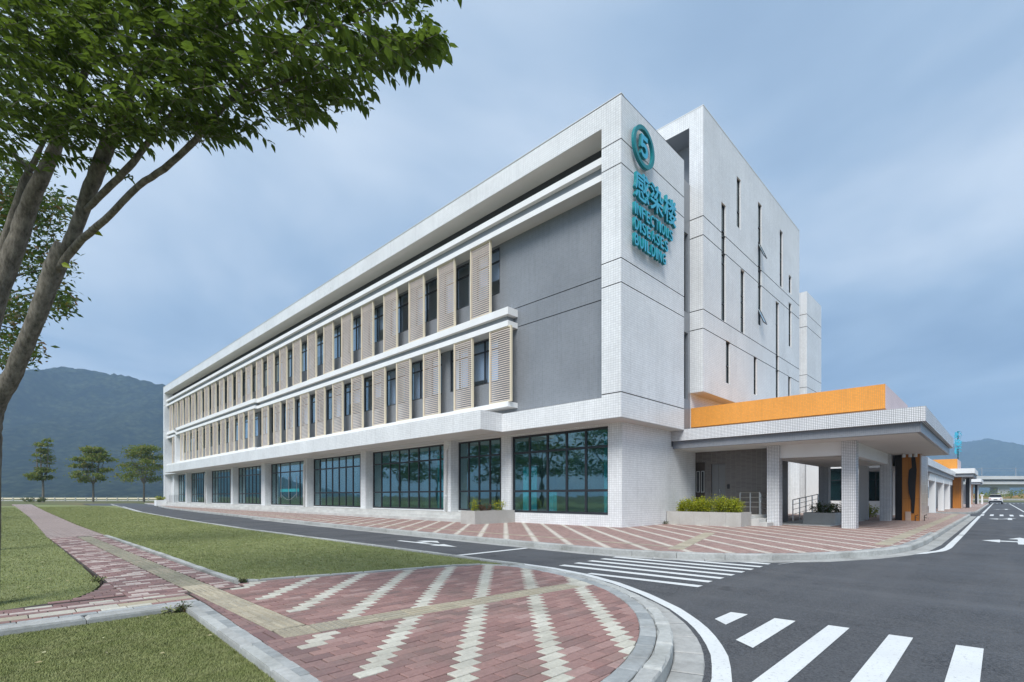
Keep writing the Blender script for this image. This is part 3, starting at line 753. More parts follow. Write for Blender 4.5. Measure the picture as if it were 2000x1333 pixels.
# horizontal bands
def bands(y0, y1, xf, zs, name='ledge_band'):
    b_ = MB()
    (z0, z1, z2, z3) = zs
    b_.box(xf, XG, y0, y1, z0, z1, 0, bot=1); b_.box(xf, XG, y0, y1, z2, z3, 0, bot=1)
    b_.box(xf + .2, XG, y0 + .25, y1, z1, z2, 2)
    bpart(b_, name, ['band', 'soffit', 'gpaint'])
bands(10.7, 79.7, XB, (13.16, 13.40, 13.79, 14.05))
bands(15.9, 46.68, 16.1, (8.88, 9.13, 9.41, 9.735))
bands(46.68, 74.4, 15.84, (8.88, 9.13, 9.41, 9.735))
bands(74.4, 79.7, 16.1, (8.88, 9.13, 9.41, 9.735))
fn = MB(); fn.box(15.84, XG, 74.0, 74.4, 4.9, 9.735); bpart(fn, 'fin_wall', 'band')
sb = MB(); sb.box(16.1, XG, 15.9, 46.6, 5.25, 5.48, 0, bot=1); sb.box(15.84, XG, 46.6, 74, 5.25, 5.48, 0, bot=1); sb.box(16.1, XG, 74.4, 79.7, 5.25, 5.48, 0, bot=1)
bpart(sb, 'window_ledge', ['band', 'soffit'])
# first-floor slab band, the deep part stepping forward
fb = MB(); fb.box(XF, XR, Y0, 15.96, 4.08, 4.08 + .001, 1)
skin(fb, 'x', XF - .002, 10.7, 15.97, 4.08, 4.9, [(10.7, 15.97, 4.88, 4.9, .03, 1)])
fb.poly([(XF, 10.7, 4.88), (XG, 10.7, 4.88), (XG, 16, 4.88), (XF, 16, 4.88)], 0)
fb.box(14.51, XG, 15.97, 73.3, 4.08, 4.9, 0, bot=1); fb.box(XF - .004, XG, 73.3, Y1 - .01, 4.08, 4.9, 0, bot=1)
fb.box(XF + .02, XR - .03, Y0 + .02, Y1 - .02, 4.06, 4.079, 1)
bpart(fb, 'slab_band', ['tile', 'soffit'])

# louvre panels: frame, slats
def louvre(x, y, z0, z1, single):
    f_ = MB(); w = 1.4; t = .05
    f_.box(0, .12, 0, t, 0, z1 - z0); f_.box(0, .12, w - t, w, 0, z1 - z0); f_.box(.01, .12, t, w - t, 0, .05); f_.box(.01, .12, t, w - t, z1 - z0 - .05, z1 - z0)
    return f_
slat_me = MB(); slat_me.poly([(.02, .07, 0), (.02, 1.33, 0), (.02, 1.33, .052), (.02, .07, .052)][::-1]); slat_me = MB().box(.025, .105, .051, 1.349, 0, .042)
for i_, v_ in enumerate(slat_me.v):
    if v_[0] > .1: slat_me.v[i_] = (v_[0], v_[1], v_[2] + .025)
slat_me = slat_me.mesh('slat', 'slat')
fr_me = {}
allpan = [(16.13, 17.11 + 2.605 * i, 9.735, 13.16, 'u', i) for i in range(24) if 17.11 + 2.605 * i + 1.4 < 79.6]
for i in range(25):
    y = 15.76 + 2.605 * i
    if y + 1.4 > 79.6 or 72.3 < y < 74.4: continue
    allpan.append((16.13 if (y < 45.5 or y > 74.4) else 15.88, y, 5.48, 8.88, 'l', i))
for x, y, z0, z1, kk, i in allpan:
    key = kk
    if key not in fr_me: fr_me[key] = louvre(0, 0, z0, z1, 0).mesh('louvre_panel', 'cream')
    o = link('louvre_panel', fr_me[key], None, (x, y, z0)); child_at(B, o)
    H_ = z1 - z0; n = 33; pit = (H_ - .12) / n
    if i < (4 if kk == 'u' else 5):
        for q in range(n): link('slat', slat_me, o, (0, 0, .075 + q * pit))
    else:
        if kk + 's' not in fr_me:
            a_ = MB()
            for q in range(n):
                z = .075 + q * pit; k0 = len(a_.v); a_.box(.025, .105, .051, 1.349, z, z + .042)
                for t in range(k0, len(a_.v)):
                    if a_.v[t][0] > .1: a_.v[t] = (a_.v[t][0], a_.v[t][1], a_.v[t][2] + .025)
            fr_me[kk + 's'] = a_.mesh('slat_row', 'slat')
        link('slat_row', fr_me[kk + 's'], o, kind='stuff')

# windows: frame part + pane sub-parts
def window(root, axis, pos, u0, u1, z0, z1, mull, rails, fw=.055, fd=.08, panes=True, glass='glass', name='window'):
    """mull: inner vertical bars (u), rails: inner horizontal bars (z). axis x: plane facing -X; axis y: facing -Y."""
    f_ = MB()
    def bx(m__, a, b, c_, d, q0, q1):
        if axis == 'x': m__.box(pos + q0, pos + q1, a, b, c_, d)
        else: m__.box(a, b, pos + q0, pos + q1, c_, d)
    bx(f_, u0, u0 + fw, z0, z1, 0, fd); bx(f_, u1 - fw, u1, z0, z1, 0, fd)
    bx(f_, u0 + fw, u1 - fw, z0, z0 + fw, 0, fd); bx(f_, u0 + fw, u1 - fw, z1 - fw, z1, 0, fd)
    for z in rails: bx(f_, u0 + fw, u1 - fw, z - fw / 2, z + fw / 2, -.004, fd)
    zz = [z0 + fw] + sorted(rails) + [z1 - fw]; us = [u0 + fw] + sorted(mull) + [u1 - fw]
    for u in mull:
        for a, b in zip(zz[:-1], zz[1:]):
            bx(f_, u - fw / 2, u + fw / 2, a + (fw / 2 if a != zz[0] else 0), b - (fw / 2 if b != zz[-1] else 0), .002, fd - .004)
    o = f_.build(name, 'frame'); child_at(root, o)
    jn = MB()
    for a, b in zip(us[:-1], us[1:]):
        for c_, d in zip(zz[:-1], zz[1:]):
            p_ = MB(); bx(p_, a, b, c_, d, .035, .043)
            if panes:
                q = p_.build('pane', glass); q.parent = o; q.location = -Vector(o.location) - Vector(root.location)
                q.matrix_parent_inverse = Matrix()
                q.location = Vector((0, 0, 0))
            else: bx(jn, a, b, c_, d, .035, .043)
    if jn.f: q = jn.build('pane', glass); q.parent = o
    return o
for n_, (a, b) in enumerate(sorted(UW)): window(B, 'x', XG + .03, a, b, 10.85, 13.05, [(a + b) / 2] if b - a > 1 else [], [12.42], panes=n_ < 8, glass='glassu')
for n_, (a, b) in enumerate(sorted(LW + LW2)): window(B, 'x', XG + .03, a, b, 6.68, 8.84, [(a + b) / 2] if b - a > 1 else [], [8.28], panes=n_ < 8, glass='glassu')

M['blind'] = plain('pale_roller_blind', (.74, .78, .86), .8, .05, 1)
rb_ = random.Random(11)
for ws, z0_, z1_ in ((UW, 10.85, 13.05), (LW + LW2, 6.68, 8.84)):
    for a, b in sorted(ws):
        if b - a < 1: continue
        m = (a + b) / 2; bl_ = MB(); halves = rb_.choice([(0,), (1,), (0, 1), (0, 1), (1,), (1,)])
        for h_ in halves:
            u0_, u1_ = (a + .06, m - .03) if h_ == 0 else (m + .03, b - .06); bl_.box(XG + .215, XG + .225, u0_, u1_, z0_ + rb_.choice([0, 0, .3, .8]), z1_ - .05)
        if halves: bpart(bl_, 'roller_blind', 'blind')

# ---- ground floor
PY_ = [20.5, 28.98, 37.45, 45.95, 54.2, 62.8, 71.05, 77.1]
for i, y in enumerate(PY_):
    h_ = (.29, .31, .28, .45, .31, .27, .29, .2)[i]
    p_ = MB(); p_.box(16.3, 16.95, y - h_, y + h_, .42, 4.06); bpart(p_, 'pier', 'tile')
blk = MB()
skin(blk, 'x', 16.83, 10.456, 17.07, -.02, 4.08, [(11.09, 16.43, .46, 3.98, .14)])
skin(blk, 'y', 10.456, 16.83, 20.85, -.02, 4.08, [])
blk.poly([(16.83, 17.07, 0), (17.6, 17.07, 0), (17.6, 17.07, 4.08), (16.83, 17.07, 4.08)])
bpart(blk, 'corner_wall', 'tile')
window(B, 'x', 16.95, 11.09, 16.43, .46, 3.98, [12.25, 13.25, 14.31, 15.37], [1.44, 3.2], fw=.10)
bays = [(17.07, PY_[0] - .29)] + [(PY_[i] + (.29, .31, .28, .45, .31, .27, .29)[i], PY_[i + 1] - (.31, .28, .45, .31, .27, .29, .2)[i]) for i in range(7)]
for n_, (a, b) in enumerate(bays):
    nm = 4 if n_ == 0 else (8 if n_ < 7 else 5)
    if n_ == 3:
        mu = [a + (b - a) * q / 8 for q in (1, 2, 4, 6, 7)]; rl = [3.2]
    else: mu = [a + (b - a) * q / nm for q in range(1, nm)]; rl = [1.46, 3.2]
    window(B, 'x', 16.82, a, b, .48, 4.0, mu, rl, fw=.085, panes=n_ < 5)
gr = MB(); gr.box(17.0, XR - .02, 10.6, 79.6, .30, .42, 0); gr.box(16.8, 17.0, 17.08, 79.6, .30, .419, 0)                    # floor
gr.box(16.80, 16.96, 17.07, 79.7, 4.0, 4.06, 1); gr.box(16.80, 16.95, 17.07, 79.7, .42, .48, 1)
gr.box(XR - .06, XR - .02, 10.5, 80, .42, 4.05, 2); gr.box(17.0, XR, 10.6, 10.75, .42, 4.05, 2)
for y in PY_[:7]: gr.box(17.1, XR - .06, y - .08, y + .08, .42, 4.05, 2)
gr.box(17.1, XR - .07, 16.9, 17.05, .42, 4.05, 2)
for y in (23, 26, 32, 35, 41.5, 50, 58, 66): gr.box(19.2, 19.5, y, y + .4, .42, 4.05, 2)
gr.box(17.0, XR - .07, 10.76, 79.6, 4.051, 4.059, 1)
bpart(gr, 'ground_floor_room', ['lino', 'white', 'room'])
ew = MB(); ew.box(15.83, 20.8, 79.7, 80.28, -.02, 4.06); ew.box(16.3, 17, 77.3, 77.5, .42, 4.06); ew.box(16.6, 16.95, 77.5, 79.7, .42, 4.06)
bpart(ew, 'end_pier', 'tile')
# door leaves, pulls and manifestation strip in the fourth bay
a, b = bays[3]
for s_ in (0, 1, 2):
    y = a + (b - a) * (.30 + .2 * s_)
    h_ = MB(); h_.tube([(16.76, y, 1.1), (16.74, y, 1.15), (16.74, y, 2.75), (16.76, y, 2.8)], .025, 6); bpart(h_, 'door_handle', 'steel')
h_ = MB(); h_.box(16.80, 16.812, a + (b - a) * .26, a + (b - a) * .74, 1.58, 1.82); bpart(h_, 'door_strip', 'teals')
h_ = MB(); h_.tube([(16.72, a + (b - a) * (.30 + .04 * t), 1.42 - .5 * math.sin(math.pi * t / 10)) for t in range(11)], .015, 5); bpart(h_, 'door_chain', 'steel')

# ---- wing recess and tall block
rc = MB(); XT0, XT1, YT = 22.8, 38.2, 9.86
skin(rc, 'y', 10.5, XR, XT0 + .02, 3.4, 15.83, [(21.3, 22.6, 9.76, 13.44), (21.3, 22.6, 5.72, 8.81)], depth=.15)
rc.box(XR, 24, 10.9, 12, 15.5, 15.83); rc.box(XR, XT0, 11.2, 11.3, 3.4, 15.8, 1)
bpart(rc, 'recess_wall', ['gtile', 'dark'])
window(B, 'y', 10.63, 21.3, 22.6, 9.76, 13.44, [21.9], [10.7, 12.4], glass='glassu')
window(B, 'y', 10.63, 21.3, 22.6, 5.72, 8.81, [21.9], [6.7, 7.9], glass='glassu')
ZT = 19.23
TW = [(24.9, 25.45, 9.88, 15.68), (26.9, 27.46, 15.25, 17.86), (30.08, 30.7, 10.92, 17.86), (33.98, 34.57, 14.26, 17.78), (35.83, 36.4, 14.4, 15.55),
      (27.43, 28.0, 9.88, 13.22), (33.2, 33.8, 6.9, 13.12), (35.8, 36.4, 10.93, 13.77), (25.46, 26.0, 6.88, 9.0), (29.4, 29.9, 6.88, 9.0), (35.7, 36.25, 6.9, 8.97)]
tb = MB()
tg = [(14.13, 14.17), (13.25, 13.29), (9.82, 9.86), (8.94, 8.98)]
hh = [(a, b, c_, d, .13, 0) for a, b, c_, d in TW]
# joints, broken where a window crosses
for za, zb in tg:
    segs = [(XT0, XT1)]
    for a, b, c_, d in TW:
        if c_ < zb and d > za:
            segs = [s2 for s in segs for s2 in (((s[0], a), (b, s[1])) if s[0] < a < s[1] else (s,))]
    hh += [(s[0], s[1], za, zb, .03, 1) for s in segs]
skin(tb, 'y', YT, XT0, XT1, 6.05, ZT, hh)
# back planes of joints and windows
tb.poly([(XT0, YT + .03, 6.3), (XT1, YT + .03, 6.3), (XT1, YT + .03, ZT - .3), (XT0, YT + .03, ZT - .3)], 1) if 0 else None
for za, zb in tg: tb.box(XT0 + .03, XT1 - .01, YT + .031, YT + .06, za - .02, zb + .02, 1) if 0 else None
# west face with the portal frame near the roof
skin(tb, 'x', XT0, YT, 40, 6.05, ZT, [(YT, 10.52, a, b, .03, 1) for a, b in tg] + [(10.53, 39, 15.0, 18.52, 1.2, 2)])
tb.poly([(XT0 + 1.2, 10.5, 15), (XT0 + 1.2, 39, 15), (XT0 + 1.2, 39, 18.6), (XT0 + 1.2, 10.5, 18.6)], 2)
tb.poly([(XT0, YT, ZT), (XT1, YT, ZT), (XT1, 40, ZT), (XT0, 40, ZT)], 0); tb.poly([(XT1, YT, 0), (XT1, 40, 0), (XT1, 40, ZT), (XT1, YT, ZT)], 0)
tb.poly([(XT0, YT, 6.05), (XT0, 40, 6.05), (XT1, 40, 6.05), (XT1, YT, 6.05)], 3)
bpart(tb, 'tall_block_wall', ['tile', 'groove', 'gpaint', 'soffit'])
cp = MB(); cp.box(XT0 - .012, XT0 + .2, YT - .012, 40, ZT + .001, ZT + .035); cp.box(XT0 + .2, XT1 + .012, YT - .012, YT + .2, ZT + .001, ZT + .035); bpart(cp, 'coping', 'white')
jb = MB()
for za, zb in tg: jb.box(XT0 + .032, XT1 - .02, YT + .032, YT + .05, za - .01, zb + .01)
bpart(jb, 'joint_backing', 'groove')
db = MB(); db.box(XT0 + .3, XT1 - .3, YT + .9, YT + .95, 6.3, 14.8); db.box(24.5, XT1 - .3, YT + .9, YT + .95, 14.9, ZT - .5); bpart(db, 'inner_wall', 'dark')
for a, b, c_, d in TW:
    h_ = d - c_; rl = [c_ + .9] if h_ < 3 else [c_ + .9, c_ + h_ / 2, d - 1.3]
    window(B, 'y', YT + .07, a, b, c_, d, [], rl, fw=.045, panes=True, glass='glassd')
# two sashes standing open
for z in (14.75, 11.0):
    s_ = MB(); s_.box(-.29, .29, 0, .04, -1.1, -1.04); s_.box(-.29, .29, 0, .04, -.05, 0); s_.box(-.29, -.24, 0, .04, -1.04, -.05); s_.box(.24, .29, 0, .04, -1.04, -.05)
    o = s_.build('open_sash', 'frame'); o.location = (30.39, YT + .1, z + 1.0); o.rotation_euler = (R(-22), 0, 0); child_at(B, o)
    g_ = MB().box(-.24, .24, .015, .022, -1.04, -.05).build('pane', 'glassu', o)
lw = MB(); lw.box(XT0 + .03, XT1 - .1, 10.5, 10.7, 0, 6.06, 0); bpart(lw, 'lower_wall', 'tile')
# stair tower beyond (east wing), same storey joints
tw = MB()
X3a, X3b = 40.2, 44.2
skin(tw, 'y', 9.9, X3a, X3b, 0, 15.76, [(X3a, X3b, a, b, .03, 1) for a, b in GV]); skin(tw, 'x', X3a, 9.9, 60, 0, 15.76, [(9.9, 60, a, b, .03, 1) for a, b in GV])
tw.box(X3a + .031, X3b - .01, 9.931, 60, 0, 15.72, 1); tw.poly([(X3a, 9.9, 15.76), (X3b, 9.9, 15.76), (X3b, 60, 15.76), (X3a, 60, 15.76)]); tw.poly([(X3b, 9.9, 0), (X3b, 60, 0), (X3b, 60, 15.76), (X3b, 9.9, 15.76)])
bpart(tw, 'east_wing_wall', ['tile', 'groove'])
gp = MB(); gp.box(XT1, X3a, 11.5, 11.7, 0, 15.0); bpart(gp, 'link_wall', 'gtile')

# ---- orange roof box and the entrance canopy
ob = MB(); ob.box(22.9, 29.1, 3.07, 10.49, 4.45, 5.35, 0)
ob.m[-4] = 1   # the -Y face is clad in pale pink tile
o = bpart(ob, 'orange_parapet', ['orange', 'pink'])
cn = MB(); cn.box(20.85, 33.76, 1.74, 10.45, 3.63, 4.11, 0); cn.box(22.9, 33, 10.45, 10.49, 3.63, 4.1, 0); bpart(cn, 'canopy_fascia', 'sqtile')
cn = MB(); cn.box(20.99, 33.6, 1.88, 10.449, 3.30, 3.629, 0, bot=0); bpart(cn, 'canopy_lower_fascia', 'gsq')
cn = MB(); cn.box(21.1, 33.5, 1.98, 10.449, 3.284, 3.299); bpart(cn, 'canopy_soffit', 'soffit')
cols = [(22.3, 22.74, 6.5, 6.96), (22.3, 22.80, 3.88, 4.33), (30.46, 30.95, 3.88, 4.31), (30.5, 30.95, 6.5, 6.96), (26.5, 26.95, 6.55, 6.96)]
for x0, x1, y0, y1 in (cols[0], cols[1], cols[2], cols[3]):
    c_ = MB(); c_.box(x0, x1, y0, y1, 0, 3.283); bpart(c_, 'canopy_column', 'sqtile')
bm = MB(); bm.box(22.42, 22.7, 4.33, 6.5, 2.76, 3.284); bm.box(22.8, 30.46, 3.98, 4.25, 2.76, 3.284); bm.box(30.95, 33.4, 3.98, 4.25, 2.76, 3.284); bm.box(30.6, 30.85, 4.31, 6.5, 2.76, 3.284)
bm.box(22.74, 30.5, 6.62, 6.88, 2.76, 3.284); bpart(bm, 'beam', 'white')
# slatted ceiling inside the porch
cs = MB()
for i in range(26): cs.box(22.75, 30.4, 4.28 + i * .09, 4.28 + i * .09 + .065, 2.72, 2.755)
bpart(cs, 'ceiling_slats', 'soffit', kind='stuff')
# entrance wall with two doors
en = MB(); skin(en, 'x', 23.3, 7.29, 10.48, 0, 3.284, [(10.62 - .62, 10.47, .42, 2.82, .1), (9.05, 9.70, .42, 2.70, .1)]); en.box(23.42, 26.4, 7.3, 10.48, 0, 3.28)
en.poly([(23.3, 7.29, 0), (23.42, 7.29, 0), (23.42, 7.29, 3.28), (23.3, 7.29, 3.28)])
bpart(en, 'entrance_wall', 'taupe')
en = MB(); skin(en, 'y', 10.455, 20.85, 23.3, 0, 3.4, []); bpart(en, 'side_wall', 'tile')
def door(x, y0, y1, z0, z1, mat, glazed):
    d_ = MB(); m = (y0 + y1) / 2
    d_.box(x, x + .05, y0, m - .004, z0, z1); d_.box(x, x + .05, m + .004, y1, z0, z1); o = d_.build('door', mat); child_at(B, o)
    w = (y1 - y0) / 2
    if glazed:
        for c0 in (y0 + w * .5, y1 - w * .5):
            g_ = MB(); g_.box(x - .012, x - .002, c0 - w * .22, c0 + w * .22, z0 + 1.0, z0 + 1.95); g_.build('pane', 'black', o)
            f_ = MB(); a_, b_ = c0 - w * .22, c0 + w * .22
            f_.box(x - .02, x - .002, a_ - .03, a_, z0 + .97, z0 + 1.98); f_.box(x - .02, x - .002, b_, b_ + .03, z0 + .97, z0 + 1.98); f_.box(x - .02, x - .002, a_, b_, z0 + .97, z0 + 1.0); f_.box(x - .02, x - .002, a_, b_, z0 + 1.95, z0 + 1.98)
            f_.build('pane_frame', 'steel', o)
    h_ = MB(); h_.tube([(x - .05, m - .07, z0 + .95), (x - .05, m - .07, z0 + 1.12)], .014, 6); h_.box(x - .05, x, m - .08, m - .06, z0 + 1.0, z0 + 1.03); h_.build('handle', 'steel', o)
# local doors are placed in world coordinates below the building root
door(23.36, 10.01, 10.46, .42, 2.81, 'brown', True); door(23.36, 9.06, 9.69, .42, 2.69, 'greydoor', False)
# platform, steps under the porch
st = MB(); st.box(21.5, 23.3, 7.3, 10.45, 0, .42); st.box(23.3, 30.4, 4.9, 7.28, 0, .02)
for i in range(3): st.box(21.5 - 0, 23.3, 7.3 - .3 * (i + 1), 7.3 - .3 * i, 0, .42 - .14 * (i + 1) + .0) if i < 2 else None
bpart(st, 'entrance_step', 'step')
# long flight of steps under the glazed bays
for i in range(3):
    s_ = MB(); s_.box(15.1 + .3 * i, 16.9 if i == 2 else 15.4 + .3 * i, 17.12, 78.2, 0 if i == 0 else 0, .14 * (i + 1)); bpart(s_, 'step', 'step')
# what stands behind the porch: white wall, glazing band of the rear block
rb = MB(); skin(rb, 'x', 40.0, 3.8, 9.9, 0, 4.2, [(5.2, 6.6, .9, 3.1, .15), (7.0, 8.6, .9, 3.1, .15)]); rb.box(40.3, 42, 3.8, 9.9, 0, 4.2, 1); bpart(rb, 'rear_wall', ['white', 'dark'])
window(B, 'x', 40.1, 5.2, 6.6, .9, 3.1, [5.9], [2.3]); window(B, 'x', 40.1, 7.0, 8.6, .9, 3.1, [7.8], [2.3])
rb = MB(); rb.box(31.2, 31.45, 4.9, 5.3, 0, 2.75); rb.box(33.5, 33.7, 4.2, 4.6, 0, 3.28); rb.box(35.2, 35.45, 4.6, 4.9, 0, 3.28); bpart(rb, 'white_post', 'white')

# ---- the ochre and black feature wall at the end of the canopy
fw_ = thing('feature_wall', 'ochre and black entrance wall with a jagged dark panel and beige stone end, under the near canopy', 'wall', (31.6, 2.85, 0))
def part(root, mb_, name, mat, **k): return child_at(root, mb_.build(name, mat, **k))
m_ = MB(); m_.box(31.55, 34.6, 2.86, 3.55, 0, 3.28); part(fw_, m_, 'ochre_wall', 'ostone')
m_ = MB(); m_.box(31.5, 34.6, 2.80, 2.858, 0, 3.28); part(fw_, m_, 'beige_end', 'beige')
m_ = MB(); m_.box(31.7, 34.6, 3.55, 3.85, 0, 3.27); part(fw_, m_, 'black_panel', 'black')
prof = [(3.17, .38), (3.18, 1.0), (3.24, 1.35), (3.27, 1.9), (3.24, 2.5), (3.16, 2.62), (3.18, 3.2), (3.07, 3.2), (3.03, 2.5), (3.06, 1.7), (3.07, 1.1), (3.10, .38)]
prof = [(3.15 + (a_ - 3.15) * 1.4, b_) for a_, b_ in prof]; m_ = MB(); n = len(prof); m_.v = [(31.50, y, z) for y, z in prof] + [(31.549, y, z) for y, z in prof]
m_.f = [tuple(range(n - 1, -1, -1))] + [(i, (i + 1) % n, n + (i + 1) % n, n + i) for i in range(n)]; m_.m = [0] * len(m_.f)
part(fw_, m_, 'jagged_panel', 'black')
m_ = MB(); m_.box(31.5, 31.549, 3.2, 3.42, 0, .45); part(fw_, m_, 'beige_plinth', 'beige')
for i, (y, ) in enumerate([(3.45,), (3.2,), (3.0,)]):
    m_ = MB(); m_.tube([(31.25, y, 3.283), (31.25, y, 3.12)], .075, 12); o = m_.build('downlight', 'white', label=('leftmost', 'middle', 'rightmost')[i] + ' of three small white downlights above the feature wall', category='lamp', group='downlights above the feature wall')
# two little stand pipes at its foot
for x, y, lb in ((31.2, 3.0, 'rusty tap pipe left at the foot of the feature wall'), (31.9, 2.72, 'rusty tap pipe at the outer corner of the feature wall')):
    m_ = MB(); m_.tube([(x, y, 0), (x, y, .26), (x + .02, y - .1, .30)], .02, 6); m_.tube([(x, y, .18), (x, y - .1, .14)], .015, 6); m_.build('tap', 'brown', label=lb, category='tap')

# ---- letters on the wall
TE = thing('building_sign', 'teal raised sign with a ringed 5, three Chinese characters and INFECTIOUS DISEASES BUILDING', 'sign', (16.7, 9.86, 10.5))
def glyph(ch, x, z, h, wscale, bold, depth, mat='teal', root=TE, yb=9.86, name='letter', gap=.10, width=None, ax='y'):
    cu = bpy.data.curves.new('t', 'FONT'); cu.body = ch; cu.size = 1; cu.extrude = .5; cu.offset = bold; cu.resolution_u = 4
    ob = bpy.data.objects.new('t', cu); COL.objects.link(ob); bpy.context.view_layer.update()
    me = bpy.data.meshes.new_from_object(ob.evaluated_get(bpy.context.evaluated_depsgraph_get()))
    bpy.data.objects.remove(ob); n = len(me.vertices)
    if not n: return 0
    co = np.empty(n * 3, np.float32); me.vertices.foreach_get('co', co); co = co.reshape(-1, 3)
    x0, x1, y0, y1 = co[:, 0].min(), co[:, 0].max(), co[:, 1].min(), co[:, 1].max()
    s = h / (y1 - y0); sx = width / (x1 - x0) if width else s * wscale
    out_ = np.zeros_like(co); zz = co[:, 2]; zz = (zz - zz.min()) / (zz.max() - zz.min())
    out_[:, 2] = z + (co[:, 1] - y0) * s
    if ax == 'y': out_[:, 0] = x + (co[:, 0] - x0) * sx; out_[:, 1] = yb - gap - zz * depth
    else: out_[:, 1] = x - (co[:, 0] - x0) * sx; out_[:, 0] = yb - gap - zz * depth
    me.vertices.foreach_set('co', out_.ravel()); me.materials.clear(); me.materials.append(M[mat]); me.materials.append(M['tealf']); me.update()
    for p_ in me.polygons: p_.material_index = 1 if abs(p_.normal.y if ax == 'y' else p_.normal.x) > .9 else 0
    child_at(root, link(name, me)); return (x1 - x0) * sx
DP = .12
rg = MB(); n = 40; r0, r1 = .62, .765; cx, cz = 17.10, 14.36
for q in range(n):
    a = 2 * math.pi * q / n; b = 2 * math.pi * (q + 1) / n
    def pt(r, t, y): return (cx + r * math.cos(t), y, cz + r * math.sin(t))
    ya, yb_ = 9.86 - .10 - DP, 9.86 - .10
    rg.poly([pt(r0, a, ya), pt(r0, b, ya), pt(r1, b, ya), pt(r1, a, ya)]); rg.poly([pt(r1, a, ya), pt(r1, b, ya), pt(r1, b, yb_), pt(r1, a, yb_)])
    rg.poly([pt(r0, a, ya), pt(r0, a, yb_), pt(r0, b, yb_), pt(r0, b, ya)])
part(TE, rg, 'ring', 'teal')
five = [(.08, 1), (.92, 1), (.92, .79), (.31, .79), (.28, .63), (.45, .66), (.70, .64), (.90, .52), (.97, .33), (.90, .14), (.72, .03), (.48, 0), (.22, .03), (.03, .14), (.10, .31), (.27, .21), (.47, .18), (.64, .22), (.71, .33), (.64, .44), (.47, .48), (.30, .46), (.17, .40), (.01, .43)]
f5 = MB(); n = len(five); P5 = [(cx - .27 + a * .54, cz - .42 + b * .84) for a, b in five]
f5.v = [(a, 9.76 - DP, b) for a, b in P5] + [(a, 9.76, b) for a, b in P5]
f5.f = [tuple(range(n - 1, -1, -1)), tuple(range(n, 2 * n))] + [(i, (i + 1) % n, n + (i + 1) % n, n + i) for i in range(n)]; f5.m = [1, 0] + [0] * n
part(TE, f5, 'digit', ['teal', 'tealf'])
for i, ch in enumerate('感染楼'): glyph(ch, 16.42 + i * 1.12, 12.25, 1.07, 1, .012, DP, name='character', width=1.04)
def line(txt, x, z, h, total):
    wd = {'I': .38}; ws = [wd.get(c_, 1.) for c_ in txt]; tot = sum(ws) + .26 * (len(txt) - 1); u = total / tot
    for c_, w_ in zip(txt, ws): glyph(c_, x, z, h, 1, .012, DP, width=w_ * u * .96); x += (w_ + .26) * u
line('INFECTIOUS', 16.40, 11.60, .44, 2.98); line('DISEASES', 16.40, 11.03, .44, 2.58); line('BUILDING', 16.40, 10.46, .44, 2.40)

# ---- drain pipes on the piers
def pipe(y, lb):
    m_ = MB(); m_.tube([(16.45, y, 4.05), (16.4, y, 3.9), (16.22, y + .16, 3.55), (16.22, y + .16, .44)], .07, 10)
    o = m_.build('drain_pipe', 'pipe', smooth=True, label=lb, category='pipe', group='drain pipes on the piers')
    for z in (1.2, 2.6): c_ = MB(); c_.tube([(16.22, y + .16, z), (16.22, y + .16, z + .06)], .082, 10); c_.build('collar', 'pipe', o)
pipe(20.35, 'white drain pipe on the first pier left of the corner planter'); pipe(37.35, 'white drain pipe on the pier just right of the doors with the blue strip'); pipe(62.7, 'white drain pipe on the pier farthest left')

# ---- planters with shrubs
def leaf_cloud(name, c3, n, size, mat, parent, droop=.3, asp=.45, **k):
    """c3: (n,3) centres"""
    n = len(c3); d = rng.normal(size=(n, 3)); d[:, 2] = d[:, 2] * .6 - droop; d /= np.linalg.norm(d, axis=1)[:, None]
    u = np.cross(d, rng.normal(size=(n, 3))); u /= np.linalg.norm(u, axis=1)[:, None]; w = np.cross(d, u)
    L = size * rng.uniform(.6, 1.25, n)[:, None]; Wd = L * asp
    V = np.stack([c3, c3 + d * L * .5 + u * Wd * .5 + w * L * .05, c3 + d * L, c3 + d * L * .5 - u * Wd * .5 + w * L * .05], 1)
    return fast_mesh(name, V.reshape(-1, 3), np.arange(n * 4).reshape(-1, 4), mat, parent, **k)
def shrub(x0, x1, y0, y1, z, h, mat, label, n=900, size=.055, group=None, name='shrub'):
    root = thing(name, label, 'shrub', ((x0 + x1) / 2, (y0 + y1) / 2, z), group)
    cx, cy = (x0 + x1) / 2, (y0 + y1) / 2; st_ = MB(); pts = []
    ns = 9
    for i in range(ns):
        bx_, by_ = rd.uniform(x0, x1), rd.uniform(y0, y1); tip = Vector((bx_ + rd.uniform(-.06, .06), by_ + rd.uniform(-.06, .06), z + h * rd.uniform(.7, 1.15)))
        base = Vector((bx_ * .5 + cx * .5, by_ * .5 + cy * .5, z - .02)); st_.tube([base, base.lerp(tip, .5) + Vector((rd.uniform(-.03, .03), 0, 0)), tip], [.008, .006, .003], 4)
        m = n // ns; t = rng.uniform(.15, 1.05, m)[:, None]; q = np.array(base) * (1 - t) + np.array(tip) * t
        pts.append(q + rng.normal(size=(m, 3)) * np.array((.055, .055, .04)) * (h / .4))
    part(root, st_, 'stem', 'bark'); P = np.concatenate(pts)
    o = leaf_cloud('foliage', P - np.array(root.location), n, size, mat, root, droop=-.25); return root
